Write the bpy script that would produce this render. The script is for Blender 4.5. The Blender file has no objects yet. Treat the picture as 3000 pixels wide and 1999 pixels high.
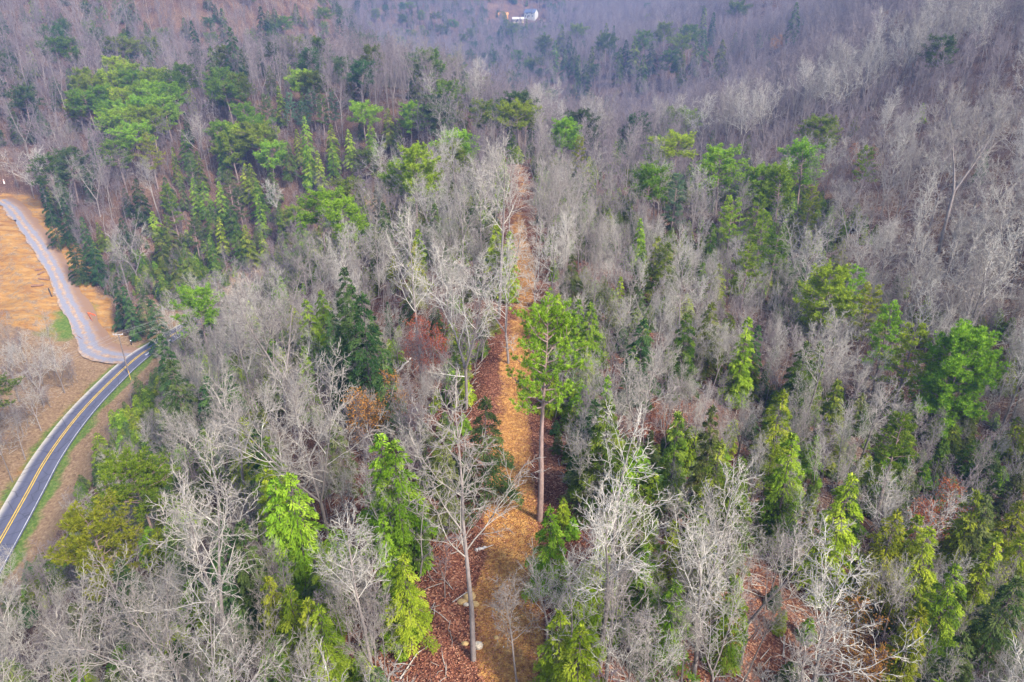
import bpy, math, random
import numpy as np
from mathutils import Vector

R = math.radians
SC = bpy.context.scene
COL = SC.collection

# ------------------------------------------------------------------ camera, light, exposure
CAM_H, PITCH, FPX = 38.0, R(25.0), 2000.0          # focal length in pixels of the 3000 px wide photograph
cam_d = bpy.data.cameras.new('camera')
cam_d.sensor_width = 36.0
cam_d.lens = 36.0 * FPX / 3000.0
cam_d.clip_start, cam_d.clip_end = 0.5, 4000.0
cam = bpy.data.objects.new('camera', cam_d)
cam.location = (0, 0, CAM_H)
cam.rotation_euler = (math.pi / 2 - PITCH, 0, 0)
COL.objects.link(cam)
SC.camera = cam

SUN_EL, SUN_AZ = R(42), R(135)                     # azimuth clockwise from +Y: hazy sun from the right, a little behind the camera
world = bpy.data.worlds.new('World')
SC.world = world
world.use_nodes = True
wn = world.node_tree
sky = wn.nodes.new('ShaderNodeTexSky')
sky.sky_type = 'NISHITA'
sky.sun_disc = False
sky.sun_elevation = SUN_EL
sky.sun_rotation = SUN_AZ
sky.air_density, sky.dust_density, sky.ozone_density = 1.0, 2.0, 1.0
bg = wn.nodes['Background']
bg.inputs[1].default_value = 0.11
wn.links.new(sky.outputs[0], bg.inputs[0])

sun_d = bpy.data.lights.new('sun', 'SUN')
sun_d.energy = 2.2
sun_d.angle = R(9)
sun_d.color = (1.0, 0.93, 0.82)
sun = bpy.data.objects.new('sun', sun_d)
sdir = Vector((math.sin(SUN_AZ) * math.cos(SUN_EL), math.cos(SUN_AZ) * math.cos(SUN_EL), math.sin(SUN_EL)))
sun.rotation_euler = (-sdir).to_track_quat('-Z', 'Y').to_euler()
COL.objects.link(sun)

SC.view_settings.view_transform = 'Standard'
SC.view_settings.look = 'None'
SC.view_settings.gamma = 1.0
SC.view_settings.use_curve_mapping = False
SC.view_settings.exposure = 2.05
SC.render.engine = 'CYCLES'
cy = SC.cycles
cy.use_denoising = True
cy.max_bounces, cy.diffuse_bounces, cy.glossy_bounces = 5, 3, 1
cy.transmission_bounces, cy.transparent_max_bounces, cy.volume_bounces = 2, 4, 0
cy.caustics_reflective = cy.caustics_refractive = False
HAZE_DENSITY = 0.00029
HAZE_COLOR = (0.28, 0.45, 0.92)

K = 3000.0 / 2353.0                                # the feature lists below use a 2353 px wide view of the photograph
rng = random.Random(7)
nrg = np.random.default_rng(11)


# ------------------------------------------------------------------ projection helpers
def ray_dir(px, py):
    u, v = (px - 1500.0) / FPX, (py - 999.5) / FPX
    return np.array((u, math.cos(PITCH) - v * math.sin(PITCH), -(math.sin(PITCH) + v * math.cos(PITCH))))


def project(x, y, z):
    dz = z - CAM_H
    depth = y * math.cos(PITCH) - dz * math.sin(PITCH)
    up = y * math.sin(PITCH) + dz * math.cos(PITCH)
    depth = np.maximum(depth, 0.01)
    return 1500.0 + FPX * x / depth, 999.5 - FPX * up / depth, depth


def plane_hit(px, py, below):
    d = ray_dir(px, py)
    t = below / -d[2]
    return (d[0] * t, d[1] * t, CAM_H - below)


# ------------------------------------------------------------------ terrain
ROAD = []
for px, py, b in ((-60, 1690, 83), (60, 1480, 82.5), (150, 1321, 82), (262, 1180, 82), (388, 1059, 82), (452, 1015, 81.5)):
    ROAD.append(plane_hit(px, py, b))
ROAD = [(-79.0, 52.0, -46.0)] + ROAD + [(-94.0, 188.0, -43.0), (-80.0, 202.0, -42.0), (-62.0, 212.0, -41.0), (-44, 226, -41)]
GRAVEL = [(-100.0, 166.0, -44.0)]
for px, py, b in ((292, 1030, 81.5), (250, 960, 80.5), (205, 880, 77), (165, 790, 73), (120, 715, 69), (78, 660, 66), (45, 615, 64), (5, 588, 62.5), (-60, 580, 61)):
    GRAVEL.append(plane_hit(px, py, b))

CTRL = [(0, -60, -3), (0, 0, -.5), (0, 40, 0), (0, 80, 0), (0, 120, .5), (1, 160, .5), (3, 200, 0), (6, 228, -3),
        (-25, 0, -6), (-25, 60, -7), (-25, 120, -7), (-25, 180, -7),
        (-50, 0, -19), (-50, 60, -21), (-50, 120, -21), (-50, 180, -18),
        (-74, 60, -38), (-72, 92, -36), (-78, 130, -37), (-80, 165, -37),
        (-110, 90, -44), (-125, 110, -43), (-120, 140, -43.5), (-150, 130, -39), (-138, 170, -41), (-165, 200, -38), (-195, 225, -31),
        (-70, 215, -38), (-52, 232, -32), (-30, 225, -14),
        (-140, 252, -15), (-98, 262, -17), (-62, 258, -10), (-130, 300, 2), (-180, 300, -3), (-230, 330, 8), (-165, 265, -18),
        (-110, 312, 13), (-40, 268, 8), (-5, 272, 0), (25, 292, -12), (-70, 330, 13), (0, 340, -12),
        (-200, 420, 18), (-300, 450, 48), (-350, 600, 98), (-150, 480, 20), (-150, 620, 55), (-250, 300, 0), (-330, 300, 18),
        (60, 330, -22), (30, 400, -25), (110, 480, -22), (0, 560, -18), (40, 700, 10), (36, 900, 35), (100, 1080, 78), (0, 1260, 132), (260, 850, 60), (-110, 430, -12), (-130, 640, 0), (-170, 850, 45), (-230, 1050, 95),
        (25, 0, -5), (25, 60, -4), (25, 120, -4), (25, 180, -5), (50, 40, -10), (55, 80, -9), (60, 120, -7), (55, 170, -6),
        (92, 92, 0), (88, 125, 0), (110, 150, 8), (150, 150, 24), (120, 230, 12), (60, 230, -8), (80, 300, -8), (160, 300, 26),
        (220, 250, 46), (250, 350, 62), (215, 430, 46), (300, 300, 78), (130, 350, 3), (400, 620, 115), (100, 0, 2), (150, 60, 18), (250, 100, 62),
        (0, -150, -12), (-100, -100, -50), (150, -100, 8),
        (-760, -150, 50), (-760, 500, 120), (-900, 1150, 190), (0, 1500, 200), (900, 1150, 210), (760, 500, 165), (760, -150, 120), (-1400, -150, 90), (1400, -150, 150), (-1400, 1900, 260), (1400, 1900, 280), (0, 1900, 250),
        (-240, 0, -22), (-300, 150, 5), (-175, 60, -32), (-330, 700, 92), (-90, 60, -45)]
CTRL += [tuple(p) for p in ROAD] + [tuple(p) for p in GRAVEL[1:]]
CP = np.array(CTRL, float)


def _phi(r):
    return r * r * np.log(r + 1e-9)


def fit_tps(P, lam=40.0):
    n = len(P)
    S = 100.0
    xy = P[:, :2] / S
    d = np.sqrt(((xy[:, None] - xy[None]) ** 2).sum(-1))
    A = np.zeros((n + 3, n + 3))
    A[:n, :n] = _phi(d) + np.eye(n) * lam / 4000.0
    A[:n, n] = A[n, :n] = 1
    A[:n, n + 1:] = xy
    A[n + 1:, :n] = xy.T
    w = np.linalg.solve(A, np.concatenate([P[:, 2], np.zeros(3)]))
    return xy, w, S


_xy, _w, _S = fit_tps(CP)


def tps(x, y):
    x, y = x.ravel() / _S, y.ravel() / _S
    out = np.empty(len(x))
    for i in range(0, len(x), 20000):
        a, b = x[i:i + 20000], y[i:i + 20000]
        d = np.sqrt((a[:, None] - _xy[None, :, 0]) ** 2 + (b[:, None] - _xy[None, :, 1]) ** 2)
        out[i:i + 20000] = _phi(d) @ _w[:len(_xy)] + _w[-3] + _w[-2] * a + _w[-1] * b
    return out


def vnoise(x, y, s, seed=0):
    """smooth value noise, period s metres"""
    g = np.random.default_rng(seed).random((256, 256))
    u, v = x / s, y / s
    i, j = np.floor(u).astype(int), np.floor(v).astype(int)
    fu, fv = u - i, v - j
    fu, fv = fu * fu * (3 - 2 * fu), fv * fv * (3 - 2 * fv)
    i0, j0, i1, j1 = i % 256, j % 256, (i + 1) % 256, (j + 1) % 256
    return (g[i0, j0] * (1 - fu) + g[i1, j0] * fu) * (1 - fv) + (g[i0, j1] * (1 - fu) + g[i1, j1] * fu) * fv


def resample(line, step):
    P = np.array(line, float)
    # Catmull-Rom through the points
    Q = np.vstack([2 * P[0] - P[1], P, 2 * P[-1] - P[-2]])
    out = []
    for k in range(1, len(Q) - 2):
        p0, p1, p2, p3 = Q[k - 1], Q[k], Q[k + 1], Q[k + 2]
        m = max(2, int(np.linalg.norm(p2 - p1) / step))
        for t in np.arange(m) / m:
            out.append(.5 * (2 * p1 + (p2 - p0) * t + (2 * p0 - 5 * p1 + 4 * p2 - p3) * t ** 2 + (3 * p1 - p0 - 3 * p2 + p3) * t ** 3))
    out.append(P[-1])
    return np.array(out)


ROAD_L, GRAVEL_L = resample(ROAD, 2.0), resample(GRAVEL, 2.0)
# even out the grade of the roads
for L in (ROAD_L, GRAVEL_L):
    z = L[:, 2]
    for _ in range(30):
        z[1:-1] = (z[:-2] + 2 * z[1:-1] + z[2:]) / 4


def line_dist(x, y, L):
    """distance to the line, its height there, and on which side (+ right)"""
    x, y = np.atleast_1d(x).astype(float), np.atleast_1d(y).astype(float)
    D, Z, S = np.empty(len(x)), np.empty(len(x)), np.empty(len(x))
    tan = np.gradient(L[:, :2], axis=0)
    for i in range(0, len(x), 20000):
        a, b = x[i:i + 20000], y[i:i + 20000]
        d2 = (a[:, None] - L[None, :, 0]) ** 2 + (b[:, None] - L[None, :, 1]) ** 2
        k = d2.argmin(1)
        D[i:i + 20000] = np.sqrt(d2[np.arange(len(a)), k])
        Z[i:i + 20000] = L[k, 2]
        S[i:i + 20000] = np.sign(tan[k, 1] * (a - L[k, 0]) - tan[k, 0] * (b - L[k, 1]))
    return D, Z, S


def sstep(a, b, x):
    t = np.clip((x - a) / (b - a), 0, 1)
    return t * t * (3 - 2 * t)


def track_x(y):
    y = np.asarray(y, float)
    return -0.25 + 1.6 * sstep(45, 100, y) + 1.0 * sstep(110, 190, y) - .3 * np.cos(y / 11.0)


XS = np.concatenate([np.arange(-1420, -760, 22), np.arange(-760, -220, 12), np.arange(-220, -20, 2.5), np.arange(-20, 20, 1.0), np.arange(20, 130, 2.5), np.arange(130, 760, 12), np.arange(760, 1421, 22)]).astype(float)
YS = np.concatenate([np.arange(-150, -10, 10), np.arange(-10, 330, 2.0), np.arange(330, 560, 5), np.arange(560, 1200, 14), np.arange(1200, 1901, 25)]).astype(float)
GX, GY = np.meshgrid(XS, YS, indexing='ij')
gx, gy = GX.ravel(), GY.ravel()
gz = tps(gx, gy)
gz += (vnoise(gx, gy, 37, 1) - .5) * 3.0 + (vnoise(gx, gy, 11, 2) - .5) * .9 + (vnoise(gx, gy, 4, 3) - .5) * .25
far = sstep(330, 600, gy)
gz += far * ((vnoise(gx, gy, 120, 5) - .5) * 34)
# the bench that the dirt track runs on
dT = np.abs(gx - track_x(gy))
on = (1 - sstep(2.6, 6.5, dT)) * (1 - sstep(205, 230, gy)) * sstep(-30, 0, gy)
gz = gz * (1 - on) + on * tps(track_x(gy), gy)
dR, zR, sR = line_dist(gx, gy, ROAD_L)
dG, zG, sG = line_dist(gx, gy, GRAVEL_L)
w = 1 - sstep(8.0, 14.0, dG)
gz = gz * (1 - w) + w * (zG - .30)
w = 1 - sstep(5.5, 13.0, dR)
gz = gz * (1 - w) + w * (zR - .30)
k = (sG < 0) * sstep(7, 12, dG) * (1 - sstep(34, 48, dG)) * (gy > 178)
gz += k * ((vnoise(gx, gy, 6, 61) - .5) * 1.8 + (vnoise(gx, gy * 2.2, 9, 62) - .5) * 1.6)
GZ = gz.reshape(GX.shape)


def TZ(x, y):
    x, y = np.clip(np.asarray(x, float), XS[0], XS[-1] - .01), np.clip(np.asarray(y, float), YS[0], YS[-1] - .01)
    i, j = np.searchsorted(XS, x, 'right') - 1, np.searchsorted(YS, y, 'right') - 1
    fx, fy = (x - XS[i]) / (XS[i + 1] - XS[i]), (y - YS[j]) / (YS[j + 1] - YS[j])
    return (GZ[i, j] * (1 - fx) + GZ[i + 1, j] * fx) * (1 - fy) + (GZ[i, j + 1] * (1 - fx) + GZ[i + 1, j + 1] * fx) * fy


_T = np.concatenate([np.arange(8, 300, .5), np.arange(300, 2200, 2.5)])


def hit(px, py, h=0.0):
    """the place on the ground whose point h metres above it is seen at this pixel of the photograph"""
    d = ray_dir(px, py)
    x, y, z = d[0] * _T, d[1] * _T, CAM_H + d[2] * _T
    k = np.nonzero(z <= TZ(x, y) + h)[0]
    k = k[0] if len(k) else len(_T) - 1
    return float(x[k]), float(y[k]), float(TZ(x[k], y[k]))


# ------------------------------------------------------------------ material helpers
def new_mat(name):
    m = bpy.data.materials.new(name)
    m.use_nodes = True
    nt = m.node_tree
    nt.nodes.clear()
    out = nt.nodes.new('ShaderNodeOutputMaterial')
    return m, nt, out


def N(nt, typ, **kw):
    n = nt.nodes.new(typ)
    for k, v in kw.items():
        setattr(n, k, v)
    return n


def lk(nt, a, b):
    nt.links.new(a, b)


def noise(nt, vec, scale, detail=4, rough=.6):
    n = N(nt, 'ShaderNodeTexNoise')
    n.inputs['Scale'].default_value = scale
    n.inputs['Detail'].default_value = detail
    n.inputs['Roughness'].default_value = rough
    if vec is not None:
        lk(nt, vec, n.inputs['Vector'])
    return n.outputs[0]


def ramp(nt, fac, stops):
    r = N(nt, 'ShaderNodeValToRGB')
    e = r.color_ramp.elements
    while len(e) > 1:
        e.remove(e[-1])
    for i, (p, c) in enumerate(stops):
        q = e[0] if i == 0 else e.new(p)
        q.position = p
        q.color = (*c, 1)
    lk(nt, fac, r.inputs[0])
    return r.outputs[0]


def mixc(nt, fac, a, b, mode='MIX'):
    m = N(nt, 'ShaderNodeMix', data_type='RGBA', blend_type=mode)
    for s, v in ((m.inputs[0], fac), (m.inputs[6], a), (m.inputs[7], b)):
        if isinstance(v, (int, float)):
            s.default_value = v
        elif isinstance(v, tuple):
            s.default_value = (*v, 1)
        else:
            lk(nt, v, s)
    return m.outputs[2]


def math_(nt, op, a, b=None, clamp=False):
    m = N(nt, 'ShaderNodeMath', operation=op)
    m.use_clamp = clamp
    for s, v in ((m.inputs[0], a), (m.inputs[1], b)):
        if v is None:
            continue
        if isinstance(v, (int, float)):
            s.default_value = v
        else:
            lk(nt, v, s)
    return m.outputs[0]


def maprange(nt, v, a, b, c=0.0, d=1.0):
    m = N(nt, 'ShaderNodeMapRange', interpolation_type='SMOOTHSTEP')
    lk(nt, v, m.inputs[0])
    for i, q in enumerate((a, b, c, d)):
        m.inputs[1 + i].default_value = q
    return m.outputs[0]


def surface(nt, out, col, rough=.9, bump=None, strength=.4, dist=.1, spec=.2):
    p = N(nt, 'ShaderNodeBsdfPrincipled')
    p.inputs['Roughness'].default_value = rough
    p.inputs['Specular IOR Level'].default_value = spec
    if isinstance(col, tuple):
        p.inputs['Base Color'].default_value = (*col, 1)
    else:
        lk(nt, col, p.inputs['Base Color'])
    if bump is not None:
        b = N(nt, 'ShaderNodeBump')
        b.inputs['Strength'].default_value = strength
        b.inputs['Distance'].default_value = dist
        lk(nt, bump, b.inputs['Height'])
        lk(nt, b.outputs[0], p.inputs['Normal'])
    lk(nt, p.outputs[0], out.inputs[0])
    return p


def pos(nt):
    return N(nt, 'ShaderNodeNewGeometry').outputs['Position']


def attr(nt, name):
    return N(nt, 'ShaderNodeAttribute', attribute_name=name).outputs['Fac']


def litter_color(nt, P):
    """fallen leaves: red browns broken up leaf by leaf"""
    v = N(nt, 'ShaderNodeTexVoronoi')
    v.inputs['Scale'].default_value = 8.0
    lk(nt, P, v.inputs['Vector'])
    sep = N(nt, 'ShaderNodeSeparateColor')
    lk(nt, v.outputs['Color'], sep.inputs[0])
    leaf = ramp(nt, sep.outputs[0], [(0, (.055, .024, .019)), (.35, (.12, .050, .033)), (.7, (.185, .083, .050)), (.93, (.28, .145, .09)), (1, (.40, .25, .165))])
    big = ramp(nt, noise(nt, P, .11, 5), [(.3, (.55, .50, .55)), (.5, (.95, .85, .82)), (.7, (1.2, 1.15, 1.05))])
    return mixc(nt, 1.0, leaf, big, 'MULTIPLY'), v.outputs['Distance']


def mat_ground():
    m, nt, out = new_mat('forest_floor')
    P = pos(nt)
    leaf, h = litter_color(nt, P)
    n1, n2 = noise(nt, P, .35, 6, .7), noise(nt, P, 1.7, 5, .7)
    old = mixc(nt, 1.0, leaf, (.72, 1.0, 1.12), 'MULTIPLY')
    leaf = mixc(nt, maprange(nt, math_(nt, 'ADD', attr(nt, 'fresh'), math_(nt, 'MULTIPLY', n1, .5)), .35, .8), old, leaf)
    brown = ramp(nt, n2, [(.3, (.12, .072, .043)), (.5, (.215, .135, .075)), (.68, (.33, .235, .135))])
    c = mixc(nt, maprange(nt, math_(nt, 'ADD', attr(nt, 'tan'), math_(nt, 'MULTIPLY', n1, .5)), .5, .85), leaf, brown)
    mp = N(nt, 'ShaderNodeMapping')
    mp.inputs['Scale'].default_value = (.5, 1.6, 1.6)
    lk(nt, P, mp.inputs[0])
    n3 = noise(nt, mp.outputs[0], .22, 9, .78)
    dirt = ramp(nt, n3, [(.28, (.13, .055, .026)), (.42, (.22, .10, .036)), (.52, (.32, .165, .045)), (.62, (.36, .21, .075)), (.75, (.38, .28, .17))])
    dirt = mixc(nt, maprange(nt, noise(nt, P, .45, 8, .75), .47, .62), dirt, ramp(nt, n2, [(.3, (.10, .062, .04)), (.55, (.24, .165, .10)), (.75, (.40, .32, .22))]))
    c = mixc(nt, maprange(nt, math_(nt, 'ADD', attr(nt, 'dirt'), math_(nt, 'MULTIPLY', n2, .5)), .5, .8), c, dirt)
    grass = ramp(nt, n2, [(.3, (.05, .075, .015)), (.5, (.085, .14, .022)), (.7, (.20, .20, .06))])
    c = mixc(nt, maprange(nt, math_(nt, 'ADD', attr(nt, 'grass'), math_(nt, 'MULTIPLY', n1, .6)), .6, .95), c, grass)
    surface(nt, out, c, .95, math_(nt, 'ADD', h, math_(nt, 'MULTIPLY', n2, 1.5)), .55, .18, .05)
    return m


def mat_track():
    m, nt, out = new_mat('track_dirt')
    P = pos(nt)
    leaf, h = litter_color(nt, P)
    n1, n2 = noise(nt, P, .28, 6, .7), noise(nt, P, 2.2, 6, .75)
    dirt = ramp(nt, n2, [(.25, (.19, .08, .03)), (.45, (.37, .17, .052)), (.58, (.52, .27, .08)), (.72, (.62, .40, .16))])
    bare = attr(nt, 'bare')
    f = maprange(nt, math_(nt, 'ADD', bare, math_(nt, 'ADD', math_(nt, 'MULTIPLY', n1, .9), math_(nt, 'MULTIPLY', n2, .6))), 1.04, 1.30)
    v = N(nt, 'ShaderNodeTexVoronoi')
    v.inputs['Scale'].default_value = 5.0
    lk(nt, P, v.inputs['Vector'])
    sp = N(nt, 'ShaderNodeSeparateColor')
    lk(nt, v.outputs['Color'], sp.inputs[0])
    strewn = math_(nt, 'GREATER_THAN', math_(nt, 'ADD', math_(nt, 'MULTIPLY', sp.outputs[1], .6), math_(nt, 'MULTIPLY', n2, .55)), .66)
    f = math_(nt, 'MULTIPLY', f, math_(nt, 'SUBTRACT', 1.0, math_(nt, 'MULTIPLY', strewn, .4)))
    c = mixc(nt, f, leaf, dirt)
    surface(nt, out, c, .95, math_(nt, 'ADD', h, math_(nt, 'ADD', math_(nt, 'MULTIPLY', n1, 3.0), n2)), .8, .2, .05)
    return m


def mat_bark(name, c0, c1, lichen, amount):
    m, nt, out = new_mat(name)
    tc = N(nt, 'ShaderNodeTexCoord').outputs['Object']
    rnd = N(nt, 'ShaderNodeObjectInfo').outputs['Random']
    mp = N(nt, 'ShaderNodeMapping')
    mp.inputs['Scale'].default_value = (1, 1, .35)
    lk(nt, tc, mp.inputs[0])
    n = noise(nt, mp.outputs[0], 5, 5, .7)
    c = ramp(nt, n, [(.3, tuple(.62 * q for q in c0)), (.5, c0), (.7, tuple(min(1, 1.25 * q) for q in c0))])
    c2 = ramp(nt, n, [(.3, tuple(.62 * q for q in c1)), (.5, c1), (.7, tuple(min(1, 1.25 * q) for q in c1))])
    c = mixc(nt, rnd, c, c2)
    l = maprange(nt, noise(nt, tc, 1.1, 5, .7), .62 - amount, .72 - amount)
    c = mixc(nt, l, c, lichen)
    surface(nt, out, c, .85, n, .35, .05, .15)
    return m


def mat_leaf(name, stops, trans=.3):
    m, nt, out = new_mat(name)
    r = attr(nt, 'rnd')
    ob = N(nt, 'ShaderNodeObjectInfo').outputs['Random']
    c = ramp(nt, r, stops)
    hs = N(nt, 'ShaderNodeHueSaturation')
    lk(nt, maprange(nt, ob, 0, 1, .475, .52), hs.inputs['Hue'])
    lk(nt, maprange(nt, math_(nt, 'FRACT', math_(nt, 'MULTIPLY', ob, 7.31)), 0, 1, .75, 1.25), hs.inputs['Value'])
    lk(nt, c, hs.inputs['Color'])
    d, t, mx = N(nt, 'ShaderNodeBsdfDiffuse'), N(nt, 'ShaderNodeBsdfTranslucent'), N(nt, 'ShaderNodeMixShader')
    lk(nt, hs.outputs[0], d.inputs[0])
    lk(nt, hs.outputs[0], t.inputs[0])
    mx.inputs[0].default_value = trans
    lk(nt, d.outputs[0], mx.inputs[1])
    lk(nt, t.outputs[0], mx.inputs[2])
    lk(nt, mx.outputs[0], out.inputs[0])
    return m


def mat_plain(name, col, rough=.7, var=.15, scale=3.0, bump=.2, spec=.3, metal=0.0):
    m, nt, out = new_mat(name)
    tc = N(nt, 'ShaderNodeTexCoord').outputs['Object']
    n = noise(nt, tc, scale, 5, .65)
    c = ramp(nt, n, [(.3, tuple(q * (1 - var * 2) for q in col)), (.55, col), (.75, tuple(min(1, q * (1 + var)) for q in col))])
    p = surface(nt, out, c, rough, n, bump, .03, spec)
    p.inputs['Metallic'].default_value = metal
    return m


def mat_asphalt():
    m, nt, out = new_mat('asphalt')
    P = pos(nt)
    c = ramp(nt, noise(nt, P, .25, 5), [(.3, (.034, .036, .064)), (.6, (.050, .052, .090)), (.8, (.085, .085, .12))])
    c = mixc(nt, .25, c, ramp(nt, noise(nt, P, 14, 3), [(.35, (.03, .03, .04)), (.65, (.20, .20, .22))]))
    lat = attr(nt, 'lat')                                     # 0 at the left edge, 1 at the right edge: pale dust has blown over the left edge, tyres polish two paths in each lane
    n = noise(nt, P, .5, 4)
    dust = maprange(nt, math_(nt, 'ADD', lat, math_(nt, 'MULTIPLY', n, .10)), .26, .06)
    c = mixc(nt, dust, c, (.40, .36, .30))
    wear = math_(nt, 'ABSOLUTE', math_(nt, 'SINE', math_(nt, 'MULTIPLY', lat, 12.57)))
    c = mixc(nt, math_(nt, 'MULTIPLY', wear, .25), c, (.12, .12, .17))
    crack = N(nt, 'ShaderNodeTexVoronoi', feature='DISTANCE_TO_EDGE')
    crack.inputs['Scale'].default_value = .35
    lk(nt, mixc(nt, .25, P, N(nt, 'ShaderNodeTexNoise').outputs[1]), crack.inputs['Vector'])
    c = mixc(nt, maprange(nt, crack.outputs['Distance'], .03, .0, 0, .6), c, (.02, .02, .025))
    surface(nt, out, c, .75, noise(nt, P, 30, 2), .2, .02, .35)
    return m


def mat_gravel():
    m, nt, out = new_mat('gravel')
    P = pos(nt)
    n = noise(nt, P, .5, 6, .7)
    c = ramp(nt, noise(nt, P, 9, 5, .75), [(.3, (.11, .11, .135)), (.5, (.185, .185, .22)), (.7, (.28, .27, .285))])
    lat = attr(nt, 'lat')
    rut = math_(nt, 'ABSOLUTE', math_(nt, 'SINE', math_(nt, 'ADD', math_(nt, 'MULTIPLY', lat, 9.4), 1.57)))
    mud = maprange(nt, math_(nt, 'ADD', math_(nt, 'MULTIPLY', rut, .45), n), .70, 1.05)
    c = mixc(nt, mud, c, ramp(nt, noise(nt, P, 1.3, 5), [(.3, (.22, .125, .07)), (.6, (.36, .25, .16)), (.8, (.46, .37, .27))]))
    side = maprange(nt, math_(nt, 'ADD', lat, math_(nt, 'MULTIPLY', n, .4)), .65, 1.05)
    c = mixc(nt, side, c, (.20, .12, .075))
    surface(nt, out, c, .9, noise(nt, P, 12, 4), .4, .05, .1)
    return m


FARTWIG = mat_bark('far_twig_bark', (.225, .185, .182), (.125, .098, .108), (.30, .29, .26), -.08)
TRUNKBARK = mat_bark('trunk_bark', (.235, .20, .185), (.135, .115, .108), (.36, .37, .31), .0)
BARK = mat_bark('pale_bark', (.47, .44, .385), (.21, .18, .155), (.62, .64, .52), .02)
TWIG = mat_bark('twig_bark', (.37, .34, .295), (.185, .16, .145), (.60, .60, .54), -.06)
DARKBARK = mat_bark('dark_bark', (.17, .125, .115), (.13, .10, .10), (.30, .29, .25), -.06)
PINEBARK = mat_bark('pine_bark', (.26, .18, .155), (.20, .15, .14), (.38, .33, .29), -.05)
M_BRIGHT = mat_leaf('bright_needles', [(0, (.075, .14, .010)), (.5, (.19, .30, .018)), (1, (.35, .45, .045))])
M_LIME = mat_leaf('lime_needles', [(0, (.065, .12, .010)), (.5, (.18, .28, .020)), (1, (.36, .46, .05))])
M_GREEN = mat_leaf('green_needles', [(0, (.045, .09, .012)), (.5, (.115, .175, .02)), (1, (.23, .29, .038))])
M_YELLOW = mat_leaf('yellow_green_needles', [(0, (.08, .125, .012)), (.5, (.195, .255, .018)), (1, (.36, .40, .038))])
M_DEEP = mat_leaf('deep_green_needles', [(0, (.026, .062, .020)), (.5, (.056, .11, .030)), (1, (.12, .18, .05))])
M_BLUE = mat_leaf('blue_green_needles', [(0, (.045, .10, .05)), (.5, (.10, .18, .09)), (1, (.20, .30, .17))])
M_OLIVE = mat_leaf('olive_needles', [(0, (.045, .075, .02)), (.5, (.10, .14, .035)), (1, (.19, .22, .07))])
M_BROWN = mat_leaf('brown_leaves', [(0, (.16, .055, .02)), (.5, (.32, .115, .035)), (1, (.46, .20, .07))])
M_DEAD = mat_leaf('dead_needles', [(0, (.16, .06, .03)), (.5, (.27, .11, .055)), (1, (.38, .18, .09))])
M_LITTER = mat_leaf('fallen_leaf', [(0, (.12, .045, .028)), (.5, (.25, .105, .055)), (1, (.42, .24, .14))], .1)
TONES = {'bright': M_BRIGHT, 'green': M_GREEN, 'yellow': M_YELLOW, 'deep': M_DEEP, 'blue': M_BLUE, 'olive': M_OLIVE}


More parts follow.
